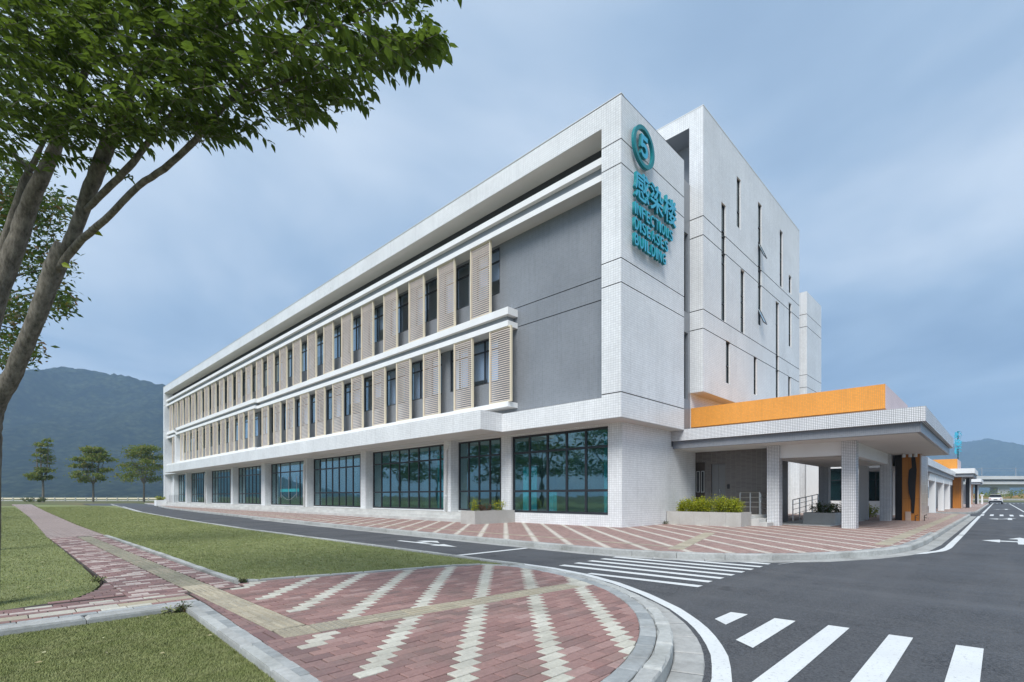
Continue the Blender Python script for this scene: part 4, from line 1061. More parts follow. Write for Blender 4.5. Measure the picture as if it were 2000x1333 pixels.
def planter(x0, x1, y0, y1, h, label, joints=(), name='planter', mat='granite'):
    root = thing(name, label, 'planter', ((x0 + x1) / 2, (y0 + y1) / 2, 0)); t = .1
    # facing slabs: each one a piece
    def slab(a, b, c_, d): m_ = MB(); m_.box(a, b, c_, d, 0, h); part(root, m_, 'facing_slab', mat)
    ys = [y0] + list(joints) + [y1]
    for a, b in zip(ys[:-1], ys[1:]): slab(x0, x0 + t, a + .0025, b - .0025)
    slab(x0 + t + .001, x1, y0 + .0025, y0 + t); slab(x0 + t + .001, x1, y1 - t, y1 - .0025); slab(x1 - t, x1 - .001, y0 + t + .001, y1 - t - .001)
    m_ = MB(); m_.box(x0 + t + .002, x1 - t - .002, y0 + t + .002, y1 - t - .002, 0, h - .05); part(root, m_, 'soil', 'soil'); return root
planter(20.36, 21.5, 7.3, 10.42, .56, 'long grey granite planter with golden shrubs beside the entrance canopy', [7.9, 8.55, 9.2, 9.85])
ordn = ['rightmost', 'second from the right', 'third from the right', 'fourth from the right', 'third from the left', 'second from the left', 'leftmost']
for i in range(7):
    y = 7.62 + i * .40
    shrub(20.5, 21.3, y - .18, y + .20, .5, rd.uniform(.42, .60), 'leafy', f'golden-green bushy shrub, {ordn[i]} in the long granite planter by the canopy', n=1500, size=.07, group='golden shrubs in the long planter')
planter(14.35, 16.8, 16.15, 17.1, .57, 'grey granite planter at the end of the long steps, beside the corner window', [])
shrub(14.75, 15.0, 16.6, 16.9, .5, .55, 'leafy', 'upright yellow-green shrub at the left end of the planter by the corner window', 500, .06)
shrub(15.0, 15.7, 16.4, 16.8, .5, .3, 'leafr', 'low reddish shrub in the middle of the planter by the corner window', 900, .05)
shrub(15.9, 16.4, 16.4, 16.7, .5, .5, 'leafy', 'yellow-green shrub at the right end of the planter by the corner window', 600, .06)
planter(14.5, 15.6, 77.4, 78.6, .72, 'cream box planter at the far left end of the long building', [], mat='band')
shrub(14.6, 15.5, 77.5, 78.5, .68, .42, 'leafy', 'yellow flowering shrub in the cream planter at the far end', 700, .13)
planter(24.6, 25.6, 6.2 - 1.2, 6.2, .50, 'low stone planter of dark shrubs deep under the canopy', [])
shrub(24.7, 25.5, 5.1, 6.0, .45, .42, 'leafs', 'dark green shrub in the low planter under the canopy', 1100, .08)
planter(27.4, 28.4, 4.9, 5.9, .45, 'second low stone planter under the canopy, half hidden by a column', [])
shrub(27.5, 28.3, 5.0, 5.8, .4, .42, 'leafs', 'dark leafy shrub between the columns under the canopy', 1000, .08)
shrub(34.6, 35.4, 4.9, 5.7, .0, .6, 'leafy', 'pale green clump of plants beyond the porch columns', 700, .1)
shrub(20.0, 20.25, 10.25, 10.42, 0, .14, 'leafs', 'small weed growing at the foot of the tiled corner wall', 120, .05, name='weed')

for i_, (x, y, hh_, lb) in enumerate(((1.40, 6.34, .10, 'green weed in the inner corner of the near kerb'), (1.30, 6.38, .06, 'tiny weed just left of the inner kerb corner'), (2.48, 7.8, .05, 'small weed at the tip of the lawn beside the path'), (1.02, 9.3, .06, 'weed at the edge of the left lawn by the path'))):
    shrub(x - .06, x + .06, y - .04, y + .04, -.02 if x > 1.45 or y > 7 else -.055, hh_, 'leafs' if i_ < 1 else 'blade', lb, n=160, size=.035, name='weed')

# ---- railings
def railing(p, q, label, n=4, bars=4, h=.95):
    root = thing('railing', label, 'railing', p); P, Q = Vector(p), Vector(q)
    for i in range(n):
        b_ = P.lerp(Q, i / (n - 1)); m_ = MB(); m_.tube([b_, b_ + Vector((0, 0, h))], .024, 8); part(root, m_, 'post', 'steel')
    for i in range(bars):
        z = h * (1 - i * .22); m_ = MB(); m_.tube([P + Vector((0, 0, z)), Q + Vector((0, 0, z))], .02 if i == 0 else .012, 6); part(root, m_, 'rail', 'steel')
railing((22.9, 8.25, .42), (22.9, 7.4, .42), 'steel railing on the entrance platform in front of the tiled wall', 3)
railing((22.6, 7.35, .42), (24.6, 7.05, .15), 'steel ramp railing sloping down behind the first canopy column', 4)
railing((24.2, 6.5, .1), (27.5, 6.3, .35), 'steel ramp railing between the porch columns', 5)
railing((15.8, 76.8, .42), (15.9, 73.0, .42), 'thin steel railing on the steps at the far left end of the building', 6)
# wall reader beside the grey door
m_ = MB(); m_.box(23.27, 23.298, 8.86, 8.96, 1.55, 1.75); m_.build('card_reader', 'black', label='small black card reader on the tiled wall right of the grey door', category='card reader')
# curtains behind the corner window
def curtain(y0, y1, x, z0, z1, lb):
    m_ = MB(); n = 28; 
    for i in range(n):
        a, b = y0 + (y1 - y0) * i / n, y0 + (y1 - y0) * (i + 1) / n; xa, xb = x + .05 * math.sin(a * 22), x + .05 * math.sin(b * 22)
        m_.poly([(xa, a, z0), (xb, b, z0), (xb, b, z1), (xa, a, z1)])
    m_.build('curtain', 'teals', label=lb, category='curtain')
curtain(15.35, 16.3, 17.5, .45, 2.6, 'teal curtain behind the left panes of the corner window')
curtain(14.4, 14.95, 17.7, .45, 1.4, 'short teal curtain low behind the corner window, second pane')
curtain(11.2, 12.0, 17.9, .45, 3.9, 'pale teal curtain behind the right-hand pane of the corner window')
curtain(21.9, 23.0, 17.6, .45, 3.5, 'teal curtain in the bay just left of the first drain pipe')

# ================================================================== FURTHER ALONG THE ROAD
G_ = thing('covered_walkway', 'white covered walkway with square posts running along the road beyond the orange wall', 'walkway', (34.8, 3.2, 0))
m_ = MB(); m_.box(34.8, 65.9, 3.25, 6.2, 3.16, 3.6); part(G_, m_, 'roof', 'tile')
m_ = MB(); m_.box(34.8, 65.9, 3.36, 6.1, 2.82, 3.159); part(G_, m_, 'fascia', 'gpaint')
for x in (41.5, 48, 55.4, 62.3):
    m_ = MB(); m_.box(x, x + .45, 3.46, 3.84, 0, 2.82); part(G_, m_, 'post', 'white')
    m_ = MB(); m_.box(x, x + .45, 5.6, 6.0, 0, 2.82); part(G_, m_, 'post', 'white')
m_ = MB(); m_.box(44, 66, 3.48, 3.7, 2.3, 2.819); part(G_, m_, 'beam', 'white')
def pavilion(x, y0, y1, zc0, lab, s=1., box=True, dx=10):
    r_ = thing('entrance_pavilion', lab, 'building', (x, y0, 0))
    m_ = MB(); m_.box(x, x + dx, y0, y1, zc0, zc0 + .48 * s); part(r_, m_, 'canopy', 'white')
    m_ = MB(); m_.box(x + .15, x + dx - .2, y0 + .12, y1, zc0 - .33 * s, zc0 - .001); part(r_, m_, 'canopy_fascia', 'gpaint')
    if box: m_ = MB(); m_.box(x + 1, x + 7, y0 + 1.3, y1 + 2, zc0 + .52, zc0 + 1.5 * s, 0); m_.m[-4] = 1; part(r_, m_, 'orange_parapet', ['orange', 'pink'])
    m_ = MB(); m_.box(x + 1.8, x + 4, y0 + 1.05, y0 + 1.7, 0, zc0 - .34 * s); part(r_, m_, 'ochre_wall', 'ostone')
    m_ = MB(); m_.box(x + 1.75, x + 4, y0 + .98, y0 + 1.045, 0, zc0 - .34 * s); part(r_, m_, 'beige_end', 'beige')
    m_ = MB(); m_.box(x + 2.2, x + 9, y0 + 1.75, y1 + 1.5, 0, zc0 - .34 * s); part(r_, m_, 'wall', 'gpaint')
    for q in (x + 5.2, x + dx - .8): m_ = MB(); m_.box(q, q + .3, y0 + .55, y0 + .85, 0, zc0 - .34 * s); part(r_, m_, 'post', 'frame' if q < x + 7 else 'white')
    return r_
pavilion(66, 1.85, 3.75, 3.45, 'second entrance pavilion along the road with orange parapet and ochre wall')
pavilion(102, 2.15, 3.9, 3.35, 'third and farthest entrance pavilion, white canopy without an orange box', box=False, dx=12)
m_ = MB(); m_.box(50.5, 110, 6.6, 12, 0, 3.2); r_ = thing('low_wing', 'low white wing standing behind the covered walkway', 'building', (50.5, 6.6, 0)); part(r_, m_, 'wall', 'white')
m_ = MB(); 
for i in range(12): m_.box(53 + i * 4.5, 55 + i * 4.5, 6.56, 6.598, 1, 2.4)
part(r_, m_, 'window_row', 'glassu', kind='stuff')
# bollard post near the third pavilion
m_ = MB(); m_.box(104.5, 104.75, 2.0, 2.2, 0, 1.35); m_.box(104.4, 104.85, 1.9, 2.3, 1.35, 1.5); m_.build('ticket_post', 'white', label='slim white post on the kerb before the farthest pavilion', category='post')
# tall sign of the next building
SG = thing('roof_sign', 'tall narrow teal sign on a pole above the second pavilion roof', 'sign', (70, 3.2, 5))
sgz = lambda py_: 1.2 + (970 - py_) / 984 * 52.4
m_ = MB(); m_.tube([(70, 3.25, 4.9), (70, 3.25, 5.7)], .05, 6); part(SG, m_, 'pole', 'frame')
for i, ch in enumerate('感染楼'): glyph(ch, 3.55, 7.2 - i * .82, .78, 1, .03, .16, root=SG, yb=69.9, name='character', gap=0, width=.62, ax='x')
m_ = MB(); m_.box(69.92, 70.0, 3.2, 3.3, 5.3, 8.0); part(SG, m_, 'backing', 'teal')

# viaduct
V = thing('railway_viaduct', 'pale concrete railway viaduct crossing behind the end of the road', 'viaduct', (170, 180, 0))
def vx(zc, s): p = FWD * zc + RGT * s; return p
def slab_v(s0, s1, d0, d1, z0, z1, name, mat='viaduct'):
    P = [vx(d0, s0), vx(d0, s1), vx(d1, s1), vx(d1, s0)]; m_ = MB(); m_.prism([(p.x, p.y) for p in P], z0, z1); part(V, m_, name, mat)
slab_v(120, 420, 247, 258, 9.6, 11.2, 'parapet'); slab_v(120, 420, 250, 257, 8.6, 9.6, 'deck'); slab_v(120, 420, 248, 257, 7.2, 8.6, 'girder'); slab_v(120, 420, 251, 255, 5.7, 7.2, 'lower_girder')
for s in (170, 206, 242, 278, 314): slab_v(s, s + 6, 251, 255, -1, 5.7, 'pier')
for i, s in enumerate((205, 222, 235, 252, 270)):
    p = vx(252, s); r_ = thing('catenary_pole', ['dark catenary pole on the viaduct above the third pavilion', 'dark catenary pole, first right of the pavilions', 'dark catenary pole, second right of the pavilions', 'dark catenary pole near the right edge of the picture', 'dark catenary pole at the right end of the viaduct'][i], 'pole', (p.x, p.y, 11.2), 'catenary poles on the viaduct')
    m_ = MB(); m_.tube([p + Vector((0, 0, 11.2)), p + Vector((0, 0, 15.6))], .16, 5); part(r_, m_, 'mast', 'gpaint')
    m_ = MB(); m_.tube([p + Vector((0, 0, 14.8)), p + FWD * 2 + Vector((0, 0, 15.1))], .09, 4); part(r_, m_, 'arm', 'gpaint')
m_ = MB()
for z in (14.0, 15.2): m_.tube([vx(252, 130) + Vector((0, 0, z)), vx(252, 400) + Vector((0, 0, z))], .05, 4)
m_.build('overhead_wire', 'gpaint', label='thin overhead wires strung along the viaduct', category='wire')
# earth bank under the viaduct, with scrub
def bank(name, s0, s1, d0, hgt, mat, seed):
    nx, ny = 60, 8; Vv = []; rr = random.Random(seed)
    for i in range(nx + 1):
        for j in range(ny + 1):
            s = s0 + (s1 - s0) * i / nx; d = d0 + 18 * j / ny; p = vx(d, s)
            Vv.append((p.x, p.y, -.3 + hgt * math.sin(math.pi * j / ny) * (.7 + .3 * math.sin(i * .9) + rr.uniform(-.15, .15))))
    F = [(i * (ny + 1) + j, (i + 1) * (ny + 1) + j, (i + 1) * (ny + 1) + j + 1, i * (ny + 1) + j + 1) for i in range(nx) for j in range(ny)]
    return fast_mesh(name, np.array(Vv), np.array(F), mat, kind='structure')
bank('earth_bank', 120, 360, 195, 2.6, 'earth', 4)
c3 = []
for i in range(9000):
    s = rd.uniform(125, 340); d = rd.uniform(196, 232); p = vx(d, s); c3.append((p.x, p.y, rd.uniform(.2, 2.2 + 2.2 * max(0, math.sin(s * .12)) * (d > 215))))
o = leaf_cloud('scrub', np.array(c3), 0, .8, 'leafb', None, droop=-.1, asp=.6, kind='stuff', label='rough scrub on the earth bank under the viaduct')
m_ = MB(); P = [vx(180, 120), vx(180, 330), vx(180.4, 330), vx(180.4, 120)]; m_.prism([(p.x, p.y) for p in P], -.2, .35); m_.build('kerb', 'kerb', kind='structure')

# the car driving away
car = thing('parked_car', 'white car seen from behind at the far end of the road', 'car', (118, .72, -.12))
def cpart(mb_, name, mat): return child_at(car, mb_.build(name, mat))
L0, L1, ya, yb = 118, 122.3, -.15, 1.6
m_ = MB()
sec = [(118.0, .45, .95), (118.1, .35, 1.12), (118.6, .32, 1.14), (121.0, .32, 1.05), (122.2, .4, .85), (122.3, .45, .6)]
n = len(sec)
for i in range(n):
    x, zl, zh = sec[i]; ins = .06 if i in (0, n - 1) else 0
    m_.v += [(x, ya + ins, zl - .12), (x, yb - ins, zl - .12), (x, yb - ins - .04, zh - .12), (x, ya + ins + .04, zh - .12)]
for i in range(n - 1):
    a = i * 4
    for q in range(4): m_.f.append((a + q, a + (q + 1) % 4, a + 4 + (q + 1) % 4, a + 4 + q)); m_.m.append(0)
m_.f += [(0, 3, 2, 1), (4 * n - 4, 4 * n - 3, 4 * n - 2, 4 * n - 1)]; m_.m += [0, 0]
cpart(m_, 'body', 'carpaint')
m_ = MB(); m_.v = [(118.2, ya + .1, 1.02), (118.2, yb - .1, 1.02), (118.75, yb - .24, 1.5), (118.75, ya + .24, 1.5), (121.2, ya + .1, .95), (121.2, yb - .1, .95), (120.3, yb - .24, 1.52), (120.3, ya + .24, 1.52)]
m_.f = [(0, 3, 2, 1), (3, 7, 6, 2), (4, 5, 6, 7), (0, 4, 7, 3), (1, 2, 6, 5)]; m_.m = [0, 1, 0, 0, 0]
child_at(car, m_.build('cabin', ['frame', 'carpaint']))
m_ = MB(); m_.v = [(118.72, ya + .22, 1.5), (118.72, yb - .22, 1.5), (118.25, yb - .2, 1.53), (120.4, ya + .22, 1.53), (120.4, yb - .22, 1.53)]; m_ = MB().box(118.5, 120.4, ya + .22, yb - .22, 1.5, 1.54); cpart(m_, 'roof', 'carpaint')
m_ = MB(); m_.box(117.95, 118.05, ya + .08, yb - .08, .25, .5); cpart(m_, 'bumper', 'frame')
for y in (ya + .1, yb - .35): m_ = MB(); m_.box(117.97, 118.03, y, y + .25, .72, .86); cpart(m_, 'tail_light', 'red')
m_ = MB(); m_.box(117.97, 118.0, .5, .95, .6, .72); cpart(m_, 'number_plate', 'frame')
for x in (118.8, 121.4):
    for y in (ya, yb - .2): m_ = MB(); m_.tube([(x, y, .2), (x, y + .2, .2)], .32, 14); cpart(m_, 'wheel', 'rubber')

# far side beyond the lawns: low rail fence and hedge clump
F_ = thing('fence', 'long low tan rail fence beyond the lawns below the mountain', 'fence', (0, 160, 0))
m_ = MB(); m_.prism([(p.x, p.y) for p in (vx(150, -165), vx(150, -92), vx(150.3, -92), vx(150.3, -165))], .45, .75); part(F_, m_, 'rail', 'cream')
m_ = MB(); m_.prism([(p.x, p.y) for p in (vx(150, -165), vx(150, -92), vx(150.3, -92), vx(150.3, -165))], -.15, .1); part(F_, m_, 'base_kerb', 'conc')
for i in range(24): p = vx(149.9, -164 + i * 3.1); m_ = MB(); m_.box(p.x - .1, p.x + .1, p.y - .1, p.y + .1, -.2, 1.0); part(F_, m_, 'post', 'conc')

# ================================================================== TREES
def far_tree(c, H_, W_, mat, label, seed, form='vase', n=2600, size=.34, group=None, droop=.15):
    rr = random.Random(seed); root = thing('street_tree', label, 'tree', c, group); base = Vector(c); tr = MB()
    fork = H_ * .33; tr.tube([base, base + Vector((.03, 0, fork * .5)), base + Vector((0, .05, fork))], [H_ * .018, H_ * .015, H_ * .013], 8)
    pts = []; nl = 7
    for i in range(nl):
        a = i / nl * 6.283 + rr.uniform(-.3, .3); sp_ = W_ * .5 * rr.uniform(.5, 1.)
        top = base + Vector((math.cos(a) * sp_ * (.8 if form == 'vase' else .5), math.sin(a) * sp_ * (.8 if form == 'vase' else .5), H_ * rr.uniform(.72, .97)))
        mid = base + Vector((math.cos(a) * sp_ * .4, math.sin(a) * sp_ * .4, H_ * .55))
        tr.tube([base + Vector((0, 0, fork * .95)), mid, top], [H_ * .009, H_ * .006, H_ * .002], 5)
        for q in range(5):
            s_ = mid.lerp(top, q / 5); a2 = a + rr.uniform(-1.3, 1.3); e_ = s_ + Vector((math.cos(a2), math.sin(a2), .25)) * W_ * rr.uniform(.15, .3)
            tr.tube([s_, e_], [H_ * .003, H_ * .001], 4)
    part(root, tr, 'trunk', 'bark')
    nc = 34
    for i in range(nc):
        t = rr.random(); a = rr.uniform(0, 6.283)
        if form == 'vase': zz = .38 + .58 * t; rad_ = W_ * .5 * (1 - (abs(zz - .55) / .5) ** 2.2) * math.sqrt(rr.random())
        else: zz = .36 + .62 * t; rad_ = W_ * .5 * (1.05 - .75 * t) * (.55 + .45 * math.sin(t * 15)) * math.sqrt(rr.random())
        cc = np.array((base.x + math.cos(a) * rad_, base.y + math.sin(a) * rad_, base.z + H_ * zz))
        m = n // nc; pts.append(cc + rng.normal(size=(m, 3)) * np.array((.085, .085, .03)) * W_)
    P = np.concatenate(pts); leaf_cloud('crown', P - np.array(root.location), 0, size, mat, root, droop=droop, asp=.6)
    return root
g = 'young street trees beyond the lawn'
p = vx(118, (84 - 1000) / 984 * 118); far_tree((p.x, p.y, -.15), 15.0, 5.8, 'leafb', 'slender airy tree, leftmost of the three standing before the mountain', 2, 'tier', 3600, .48, g)
p = vx(118, (182 - 1000) / 984 * 118); far_tree((p.x, p.y, -.15), 13.0, 7.6, 'leafb', 'dense vase-shaped tree, middle of the three standing before the mountain', 5, 'vase', 6500, .48, g)
p = vx(118, (281 - 1000) / 984 * 118); far_tree((p.x, p.y, -.15), 13.4, 9.8, 'leafb', 'broad spreading tree beside the far end of the building', 8, 'vase', 5200, .46, g)
p = vx(112, (72 - 1000) / 984 * 112); shrub(p.x - 3, p.x + 3, p.y - 2, p.y + 2, -.1, .9, 'leafs', 'low dark hedge clump at the foot of the leftmost far tree', 900, .25)
# trees across the lawn, west of the view: they are what the shop-front glass mirrors
for i, y in enumerate((20, 29, 37, 46, 56, 68)):
    far_tree((-9 - (i % 2) * 2, y, 0), 8.5 + (i % 3), 8.5, 'leaf', ['southernmost', 'second from the south', 'third from the south', 'third from the north', 'second from the north', 'northernmost'][i] + ' of the roadside trees mirrored in the ground-floor glass', 20 + i, 'vase', 4200, .34, 'roadside trees mirrored in the glass')

# ---- the big tree at the left
T = thing('shade_tree', 'large leaning tree with bare limbs and broad leafy crown over the brick path', 'tree', tuple(at(-26, 1180, 5.6))[:2] + (-.02,))
def limb(name, spec, n=12, parent=T):
    """spec: (px, py, depth, width in px) survey points; smoothed with Catmull-Rom"""
    P = [at(a, b, c_) for a, b, c_, w in spec]; rr_ = [w / 984 * c_ / 2 / math.sqrt(1 + ((a - 1000) / 984) ** 2) for a, b, c_, w in spec]
    out_, ro = [], []
    for i in range(len(P) - 1):
        p0, p1, p2, p3 = P[max(i - 1, 0)], P[i], P[i + 1], P[min(i + 2, len(P) - 1)]
        for q in range(4):
            t = q / 4; t2, t3 = t * t, t ** 3
            v_ = .5 * ((2 * p1) + (p2 - p0) * t + (2 * p0 - 5 * p1 + 4 * p2 - p3) * t2 + (3 * p1 - p0 - 3 * p2 + p3) * t3)
            out_.append(v_ + Vector((rd.uniform(-1, 1), rd.uniform(-1, 1), 0)) * .004); ro.append((rr_[i] * (1 - t) + rr_[i + 1] * t) * rd.uniform(.96, 1.05))
    out_.append(P[-1]); ro.append(rr_[-1]); m_ = MB(); m_.tube(out_, ro, n)
    return part(T, m_, name, 'bark', smooth=True)
base_px = (-26, 1180, 5.6, 70)
limb('trunk', [(-32, 1200, 5.6, 64), (-24, 1060, 5.6, 50), (-20, 960, 5.6, 46), (-18, 870, 5.6, 46), (-16, 825, 5.6, 44), (-4, 784, 5.58, 42), (20, 742, 5.55, 42), (46, 683, 5.5, 38), (68, 630, 5.45, 38), (88, 575, 5.42, 40), (106, 526, 5.4, 45), (126, 480, 5.35, 40)], 16)
limb('branch', [(108, 530, 5.4, 26), (140, 470, 5.35, 30), (158, 420, 5.3, 28), (178, 365, 5.25, 31), (198, 315, 5.2, 33), (210, 284, 5.15, 32), (236, 220, 5.0, 24), (264, 160, 4.9, 19), (300, 80, 4.8, 14), (330, 0, 4.7, 11), (350, -90, 4.6, 8)], 14)
limb('branch', [(112, 528, 5.38, 20), (150, 478, 5.3, 17), (205, 430, 5.0, 15), (270, 365, 4.8, 14), (320, 330, 4.7, 14), (380, 275, 4.6, 13), (440, 205, 4.45, 11), (510, 130, 4.3, 9), (600, 50, 4.1, 6), (660, -20, 4.0, 5)])
limb('branch', [(160, 418, 5.3, 14), (180, 398, 5.25, 15), (215, 365, 5.15, 16), (250, 328, 5.05, 15), (285, 285, 5.0, 13), (340, 215, 4.9, 9), (400, 140, 4.8, 7), (470, 90, 4.7, 4)])
limb('branch', [(-34, 720, 5.95, 50), (-22, 640, 6.0, 48), (-6, 578, 6.0, 48), (13, 525, 6.0, 46), (33, 473, 6.0, 42), (50, 420, 6.0, 40), (71, 368, 5.95, 36), (97, 315, 5.9, 29), (110, 284, 5.85, 28), (135, 225, 5.8, 21), (155, 170, 5.7, 17), (185, 90, 5.6, 12), (210, -20, 5.5, 8)], 14)
limb('branch', [(-18, 560, 6.1, 24), (6, 480, 6.1, 20), (30, 410, 6.1, 20), (50, 355, 6.1, 22), (62, 325, 6.1, 14), (84, 280, 6.1, 9), (110, 225, 6.1, 6)])
limb('branch', [(58, 340, 6.05, 16), (35, 310, 6.0, 13), (10, 285, 5.95, 12), (-30, 240, 5.9, 9)])
limb('branch', [(62, 332, 6.05, 10), (72, 312, 6.0, 9), (86, 275, 5.9, 7)])
limb('branch', [(440, 205, 4.45, 8), (540, 165, 4.3, 6), (640, 130, 4.2, 5), (740, 100, 4.1, 4), (830, 92, 4.0, 2)], 6)
limb('branch', [(600, 50, 4.1, 6), (660, 45, 4.0, 5), (730, 15, 3.9, 4), (800, -10, 3.9, 3)], 6)
limb('branch', [(300, 80, 4.8, 9), (400, 60, 4.4, 7), (520, 20, 4.1, 5), (620, -30, 3.9, 3)], 6)
# leafy sprays: short twigs carrying alternate drooping leaves
lower = [(-60, 335), (0, 330), (60, 275), (120, 300), (200, 285), (235, 300), (300, 275), (345, 285), (400, 278), (430, 292), (520, 255), (590, 250), (640, 215), (690, 215), (740, 150), (800, 118), (840, 92)]
def low(px_): return np.interp(px_, [a for a, b in lower], [b for a, b in lower])
def up(px_): return -130 if px_ < 560 else np.interp(px_, [560, 640, 760, 870], [-130, -110, 70, 88])
sprays = []
while len(sprays) < 1750:
    x = rd.uniform(-90, 845); yl = low(x) - 14; yu = up(x)
    y = rd.uniform(yu, yl)
    if 470 < x < 700 and 10 < y < 62 and rd.random() < .75: continue          # gap of sky below the top bough
    if x > 420 and rd.random() < .38: continue
    if x > 690 and rd.random() < .55: continue
    if 170 < x < 330 and 130 < y < 190 and rd.random() < .3: continue
    d = np.interp(x, [-90, 300, 880], [5.4, 4.7, 4.0]) + rd.uniform(-1.0, .9) * (1 if y < yl - 60 else .5)
    if x > 600 and rd.random() < .35 and y < yl - 20: continue
    sprays.append((x, y, d))
for i in range(70): x = rd.uniform(560, 885); sprays.append((x, rd.uniform(-90, np.interp(x, [560, 700, 790, 860], [5, 15, 35, -15])), rd.uniform(3.7, 4.3)))
for x, y in ((150, 322), (180, 330), (130, 318), (215, 335), (105, 322), (240, 345), (222, 300), (245, 305), (95, 330), (165, 318)): sprays.append((x, y - 8, 5.2))
LV = []; tw_ = MB(); cents = []
def leaf_verts(b_, d_, nrm, L):
    w = d_.cross(nrm).normalized(); n_ = w.cross(d_).normalized(); W2 = L * .24; c_ = L * .06
    return [b_, b_ + d_ * L * .3 + w * W2 + n_ * c_, b_ + d_ * L * .66 + w * W2 * .72 + n_ * c_, b_ + d_ * L - Vector((0, 0, L * .12)), b_ + d_ * L * .66 - w * W2 * .72 + n_ * c_, b_ + d_ * L * .3 - w * W2 + n_ * c_, b_ + d_ * L * .33, b_ + d_ * L * .68]
out_dir = (RGT * .85 - FWD * .25).normalized()
for x, y, d in sprays:
    o_ = at(x, y, d); an = rd.gauss(0, .75)
    dr = Vector((out_dir.x * math.cos(an) - out_dir.y * math.sin(an), out_dir.x * math.sin(an) + out_dir.y * math.cos(an), rd.uniform(-.28, .22))).normalized()
    Ls = rd.uniform(.22, .42); pts = [o_ - dr * Ls * .5, o_ + Vector((0, 0, .02)), o_ + dr * Ls * .5 - Vector((0, 0, .03))]
    tw_.tube(pts, [.0035, .0026, .0012], 3, cap=False); side = dr.cross(Vector((0, 0, 1))).normalized(); nl = rd.randint(9, 13)
    for q in range(nl):
        t = (q + .5) / nl; b_ = pts[0].lerp(pts[1], t * 2) if t < .5 else pts[1].lerp(pts[2], t * 2 - 1)
        sg = 1 if q % 2 else -1; d_ = (dr * rd.uniform(.35, .8) + side * sg * rd.uniform(.5, .9) + Vector((0, 0, -rd.uniform(.15, .95)))).normalized()
        nrm = (Vector((0, 0, 1)) + Vector((rd.uniform(-.5, .5), rd.uniform(-.5, .5), 0))).normalized()
        LV.append(leaf_verts(b_, d_, nrm, rd.uniform(.065, .11))); cents.append(d)
part(T, tw_, 'twigs', 'bark', kind='stuff')
order = sorted(range(len(LV)), key=lambda i: cents[i]); Tl = Vector(T.location)
LF = [(0, 6, 1), (6, 7, 2, 1), (7, 3, 2), (0, 5, 6), (6, 5, 4, 7), (7, 4, 3)]
inframe = [i for i in order if True]
def on_screen(v_):
    zc = v_.dot(FWD); xp = 1000 + 984 * v_.dot(RGT) / zc; yp = 970 - 984 * (v_.z - 1.2) / zc; return 0 < xp < 2000 and 0 < yp
near = [i for i in order if on_screen(LV[i][3])][:300]; ns = set(near)
for i in near:
    v_ = LV[i]; b_ = v_[0]; me = bpy.data.meshes.new('leaf'); me.from_pydata([tuple(q - b_) for q in v_], [], LF); me.materials.append(M['leaf'])
    link('leaf', me, T, b_ - Tl)
Vv = []; Ff = []
for i in range(len(LV)):
    if i in ns: continue
    k0 = len(Vv); Vv += [tuple(q - Tl) for q in LV[i]]; Ff += [tuple(k0 + a for a in f_) for f_ in LF]
me = bpy.data.meshes.new('crown'); me.from_pydata(Vv, [], Ff); me.materials.append(M['leaf']); link('crown', me, T, kind='stuff')
# two leaves sprouting from the fork
for px_, py_ in ((182, 452), (172, 445), (120, 515)):
    b_ = at(px_, py_, 5.15); me = bpy.data.meshes.new('leaf'); vv = leaf_verts(b_, (Vector((0, 0, -.4)) + RGT).normalized(), -FWD, .11)
    me.from_pydata([tuple(q - b_) for q in vv], [], LF); me.materials.append(M['leafy']); link('leaf', me, T, b_ - Tl)

# ---- smaller-leaved tree behind it
T2 = thing('background_tree', 'small-leaved tree half hidden behind the limbs of the large leaning tree', 'tree', tuple(at(-60, 1100, 11))[:2] + (0,))
m_ = MB(); bs = Vector(T2.location); m_.tube([bs, at(-50, 800, 11), at(-40, 600, 11), at(-20, 420, 11)], [.16, .13, .09, .03], 8)
twig = []
pts = []
clumps = [(20, 340, 60, 40), (70, 400, 50, 35), (100, 430, 30, 22), (30, 440, 60, 40), (60, 510, 45, 22), (90, 480, 35, 20), (120, 520, 22, 14), (105, 565, 26, 12), (130, 590, 12, 10), (20, 600, 40, 40), (60, 610, 22, 16), (30, 660, 42, 26), (10, 700, 45, 22), (60, 690, 14, 8), (110, 600, 18, 10), (90, 555, 20, 10), (-30, 480, 60, 90), (40, 380, 50, 30), (120, 400, 14, 12)]
for cx_, cy_, sx_, sy_ in clumps:
    m_.tube([at(-30 + rd.uniform(-8, 8), cy_ + 40, 11), at((cx_ - 30) / 2, cy_ + 15, 11), at(cx_, cy_, 11)], [.03, .02, .006], 5)
    for q in range(22):
        c_ = at(cx_ + rd.gauss(0, sx_ * .45), cy_ + rd.gauss(0, sy_ * .45), 11 + rd.uniform(-.8, .8))
        m = int(12 * min(2.5, max(.6, sx_ * sy_ / 900))); pts.append(np.array(c_) + rng.normal(size=(m, 3)) * .11)
part(T2, m_, 'trunk', 'bark')
P = np.concatenate(pts); leaf_cloud('crown', P - np.array(T2.location), 0, .14, 'leafs', T2, droop=.35, asp=.36)

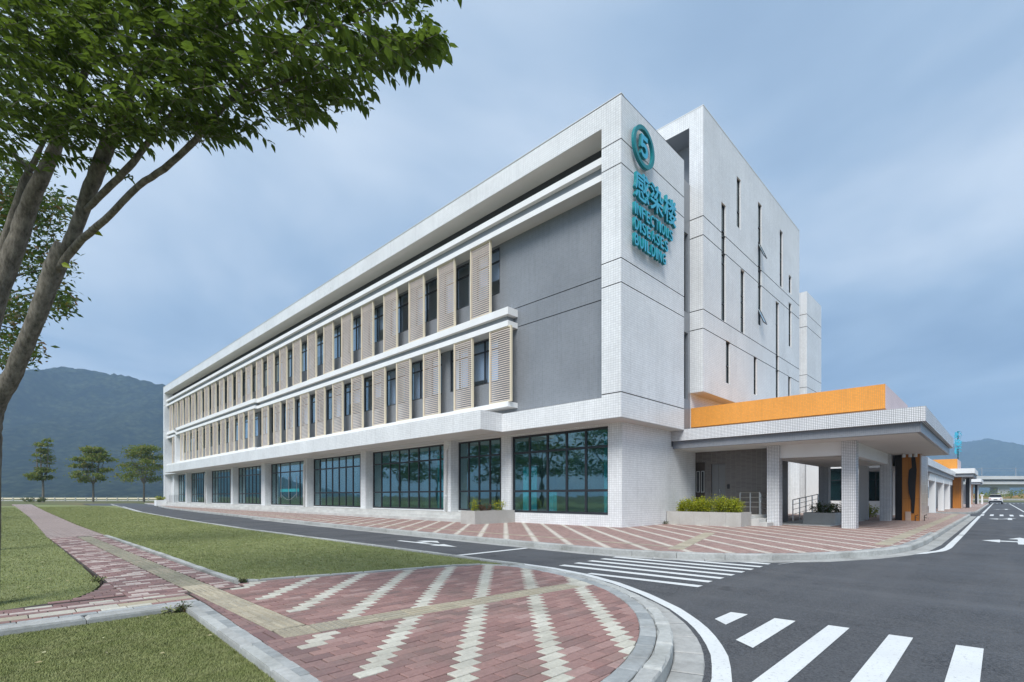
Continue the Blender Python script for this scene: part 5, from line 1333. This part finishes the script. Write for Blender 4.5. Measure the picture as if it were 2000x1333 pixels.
# ================================================================== MOUNTAINS
def mountain(name, prof, d0, depth, seed, mat='forest', rows=50, amp=.05):
    """ridge profile surveyed as (px, py) at distance d0; the flank falls towards the viewer"""
    rr = np.random.default_rng(seed); xs = [a for a, b in prof]; n = 260; Vv = []
    X = np.linspace(xs[0], xs[-1], n); Hh = np.interp(X, xs, [(970 - b) / 984 * d0 for a, b in prof])
    rough_ = np.zeros(n)
    for f_, a_ in ((9, .018), (23, .010), (60, .006), (140, .005)): rough_ += a_ * np.sin(X / (xs[-1] - xs[0]) * f_ * 6.28 + rr.uniform(0, 6)) * Hh.max() * (.5 + rr.random(n))
    ph = rr.uniform(0, 6, 8)
    for j in range(rows + 1):
        t = j / rows
        for i in range(n):
            g_ = math.sin(i * .09 + ph[0] + t * 3) * .5 + math.sin(i * .21 + ph[1] - t * 5) * .28 + math.sin(i * .47 + ph[2] + t * 9) * .14
            h_ = (Hh[i] + rough_[i] * .5) * (t ** 1.15) * (1 + .52 * g_ * math.sin(math.pi * t)) + rr.normal() * 2.2 * (t > 0)
            d = d0 - depth * (1 - t) + depth * .1 * g_ * math.sin(math.pi * t); p = FWD * d + RGT * ((X[i] - 1000) / 984 * d0)
            Vv.append((p.x, p.y, h_ - 1 if t < 1 else Hh[i] + rough_[i] * .5 + rr.normal() * 1.5))
    for i in range(n): p = FWD * (d0 + depth * .8) + RGT * ((X[i] - 1000) / 984 * d0); Vv.append((p.x, p.y, -1))
    F = [(j * n + i, j * n + i + 1, (j + 1) * n + i + 1, (j + 1) * n + i) for j in range(rows + 1) for i in range(n - 1)]
    return fast_mesh(name, np.array(Vv), np.array(F), mat, kind='structure')
mountain('mountain', [(-900, 900), (-500, 800), (-200, 760), (0, 737), (50, 731), (90, 722), (118, 713), (160, 719), (250, 738), (319, 752), (450, 790), (600, 860), (800, 930), (1000, 969)], 1700, 900, 3)
mountain('hill', [(1400, 968), (1650, 930), (1800, 880), (1876, 863), (1900, 861), (1926, 857), (1960, 863), (2000, 873), (2150, 905), (2400, 880), (2700, 950)], 3600, 1500, 9)

# ================================================================== HAZE
m_ = MB(); m_.box(-2600, 6500, -2600, 5600, -1.5, 620)
hz = bpy.data.materials.new('haze_air'); hz.use_nodes = True; hz.node_tree.nodes.clear()
ho = hz.node_tree.nodes.new('ShaderNodeOutputMaterial'); hv = hz.node_tree.nodes.new('ShaderNodeVolumePrincipled')
hv.inputs['Color'].default_value = (.50, .72, 1.0, 1); hv.inputs['Density'].default_value = .00022; hv.inputs['Anisotropy'].default_value = .2
hz.node_tree.links.new(hv.outputs[0], ho.inputs['Volume'])
M['haze'] = hz
m_.build('haze', 'haze', kind='stuff')
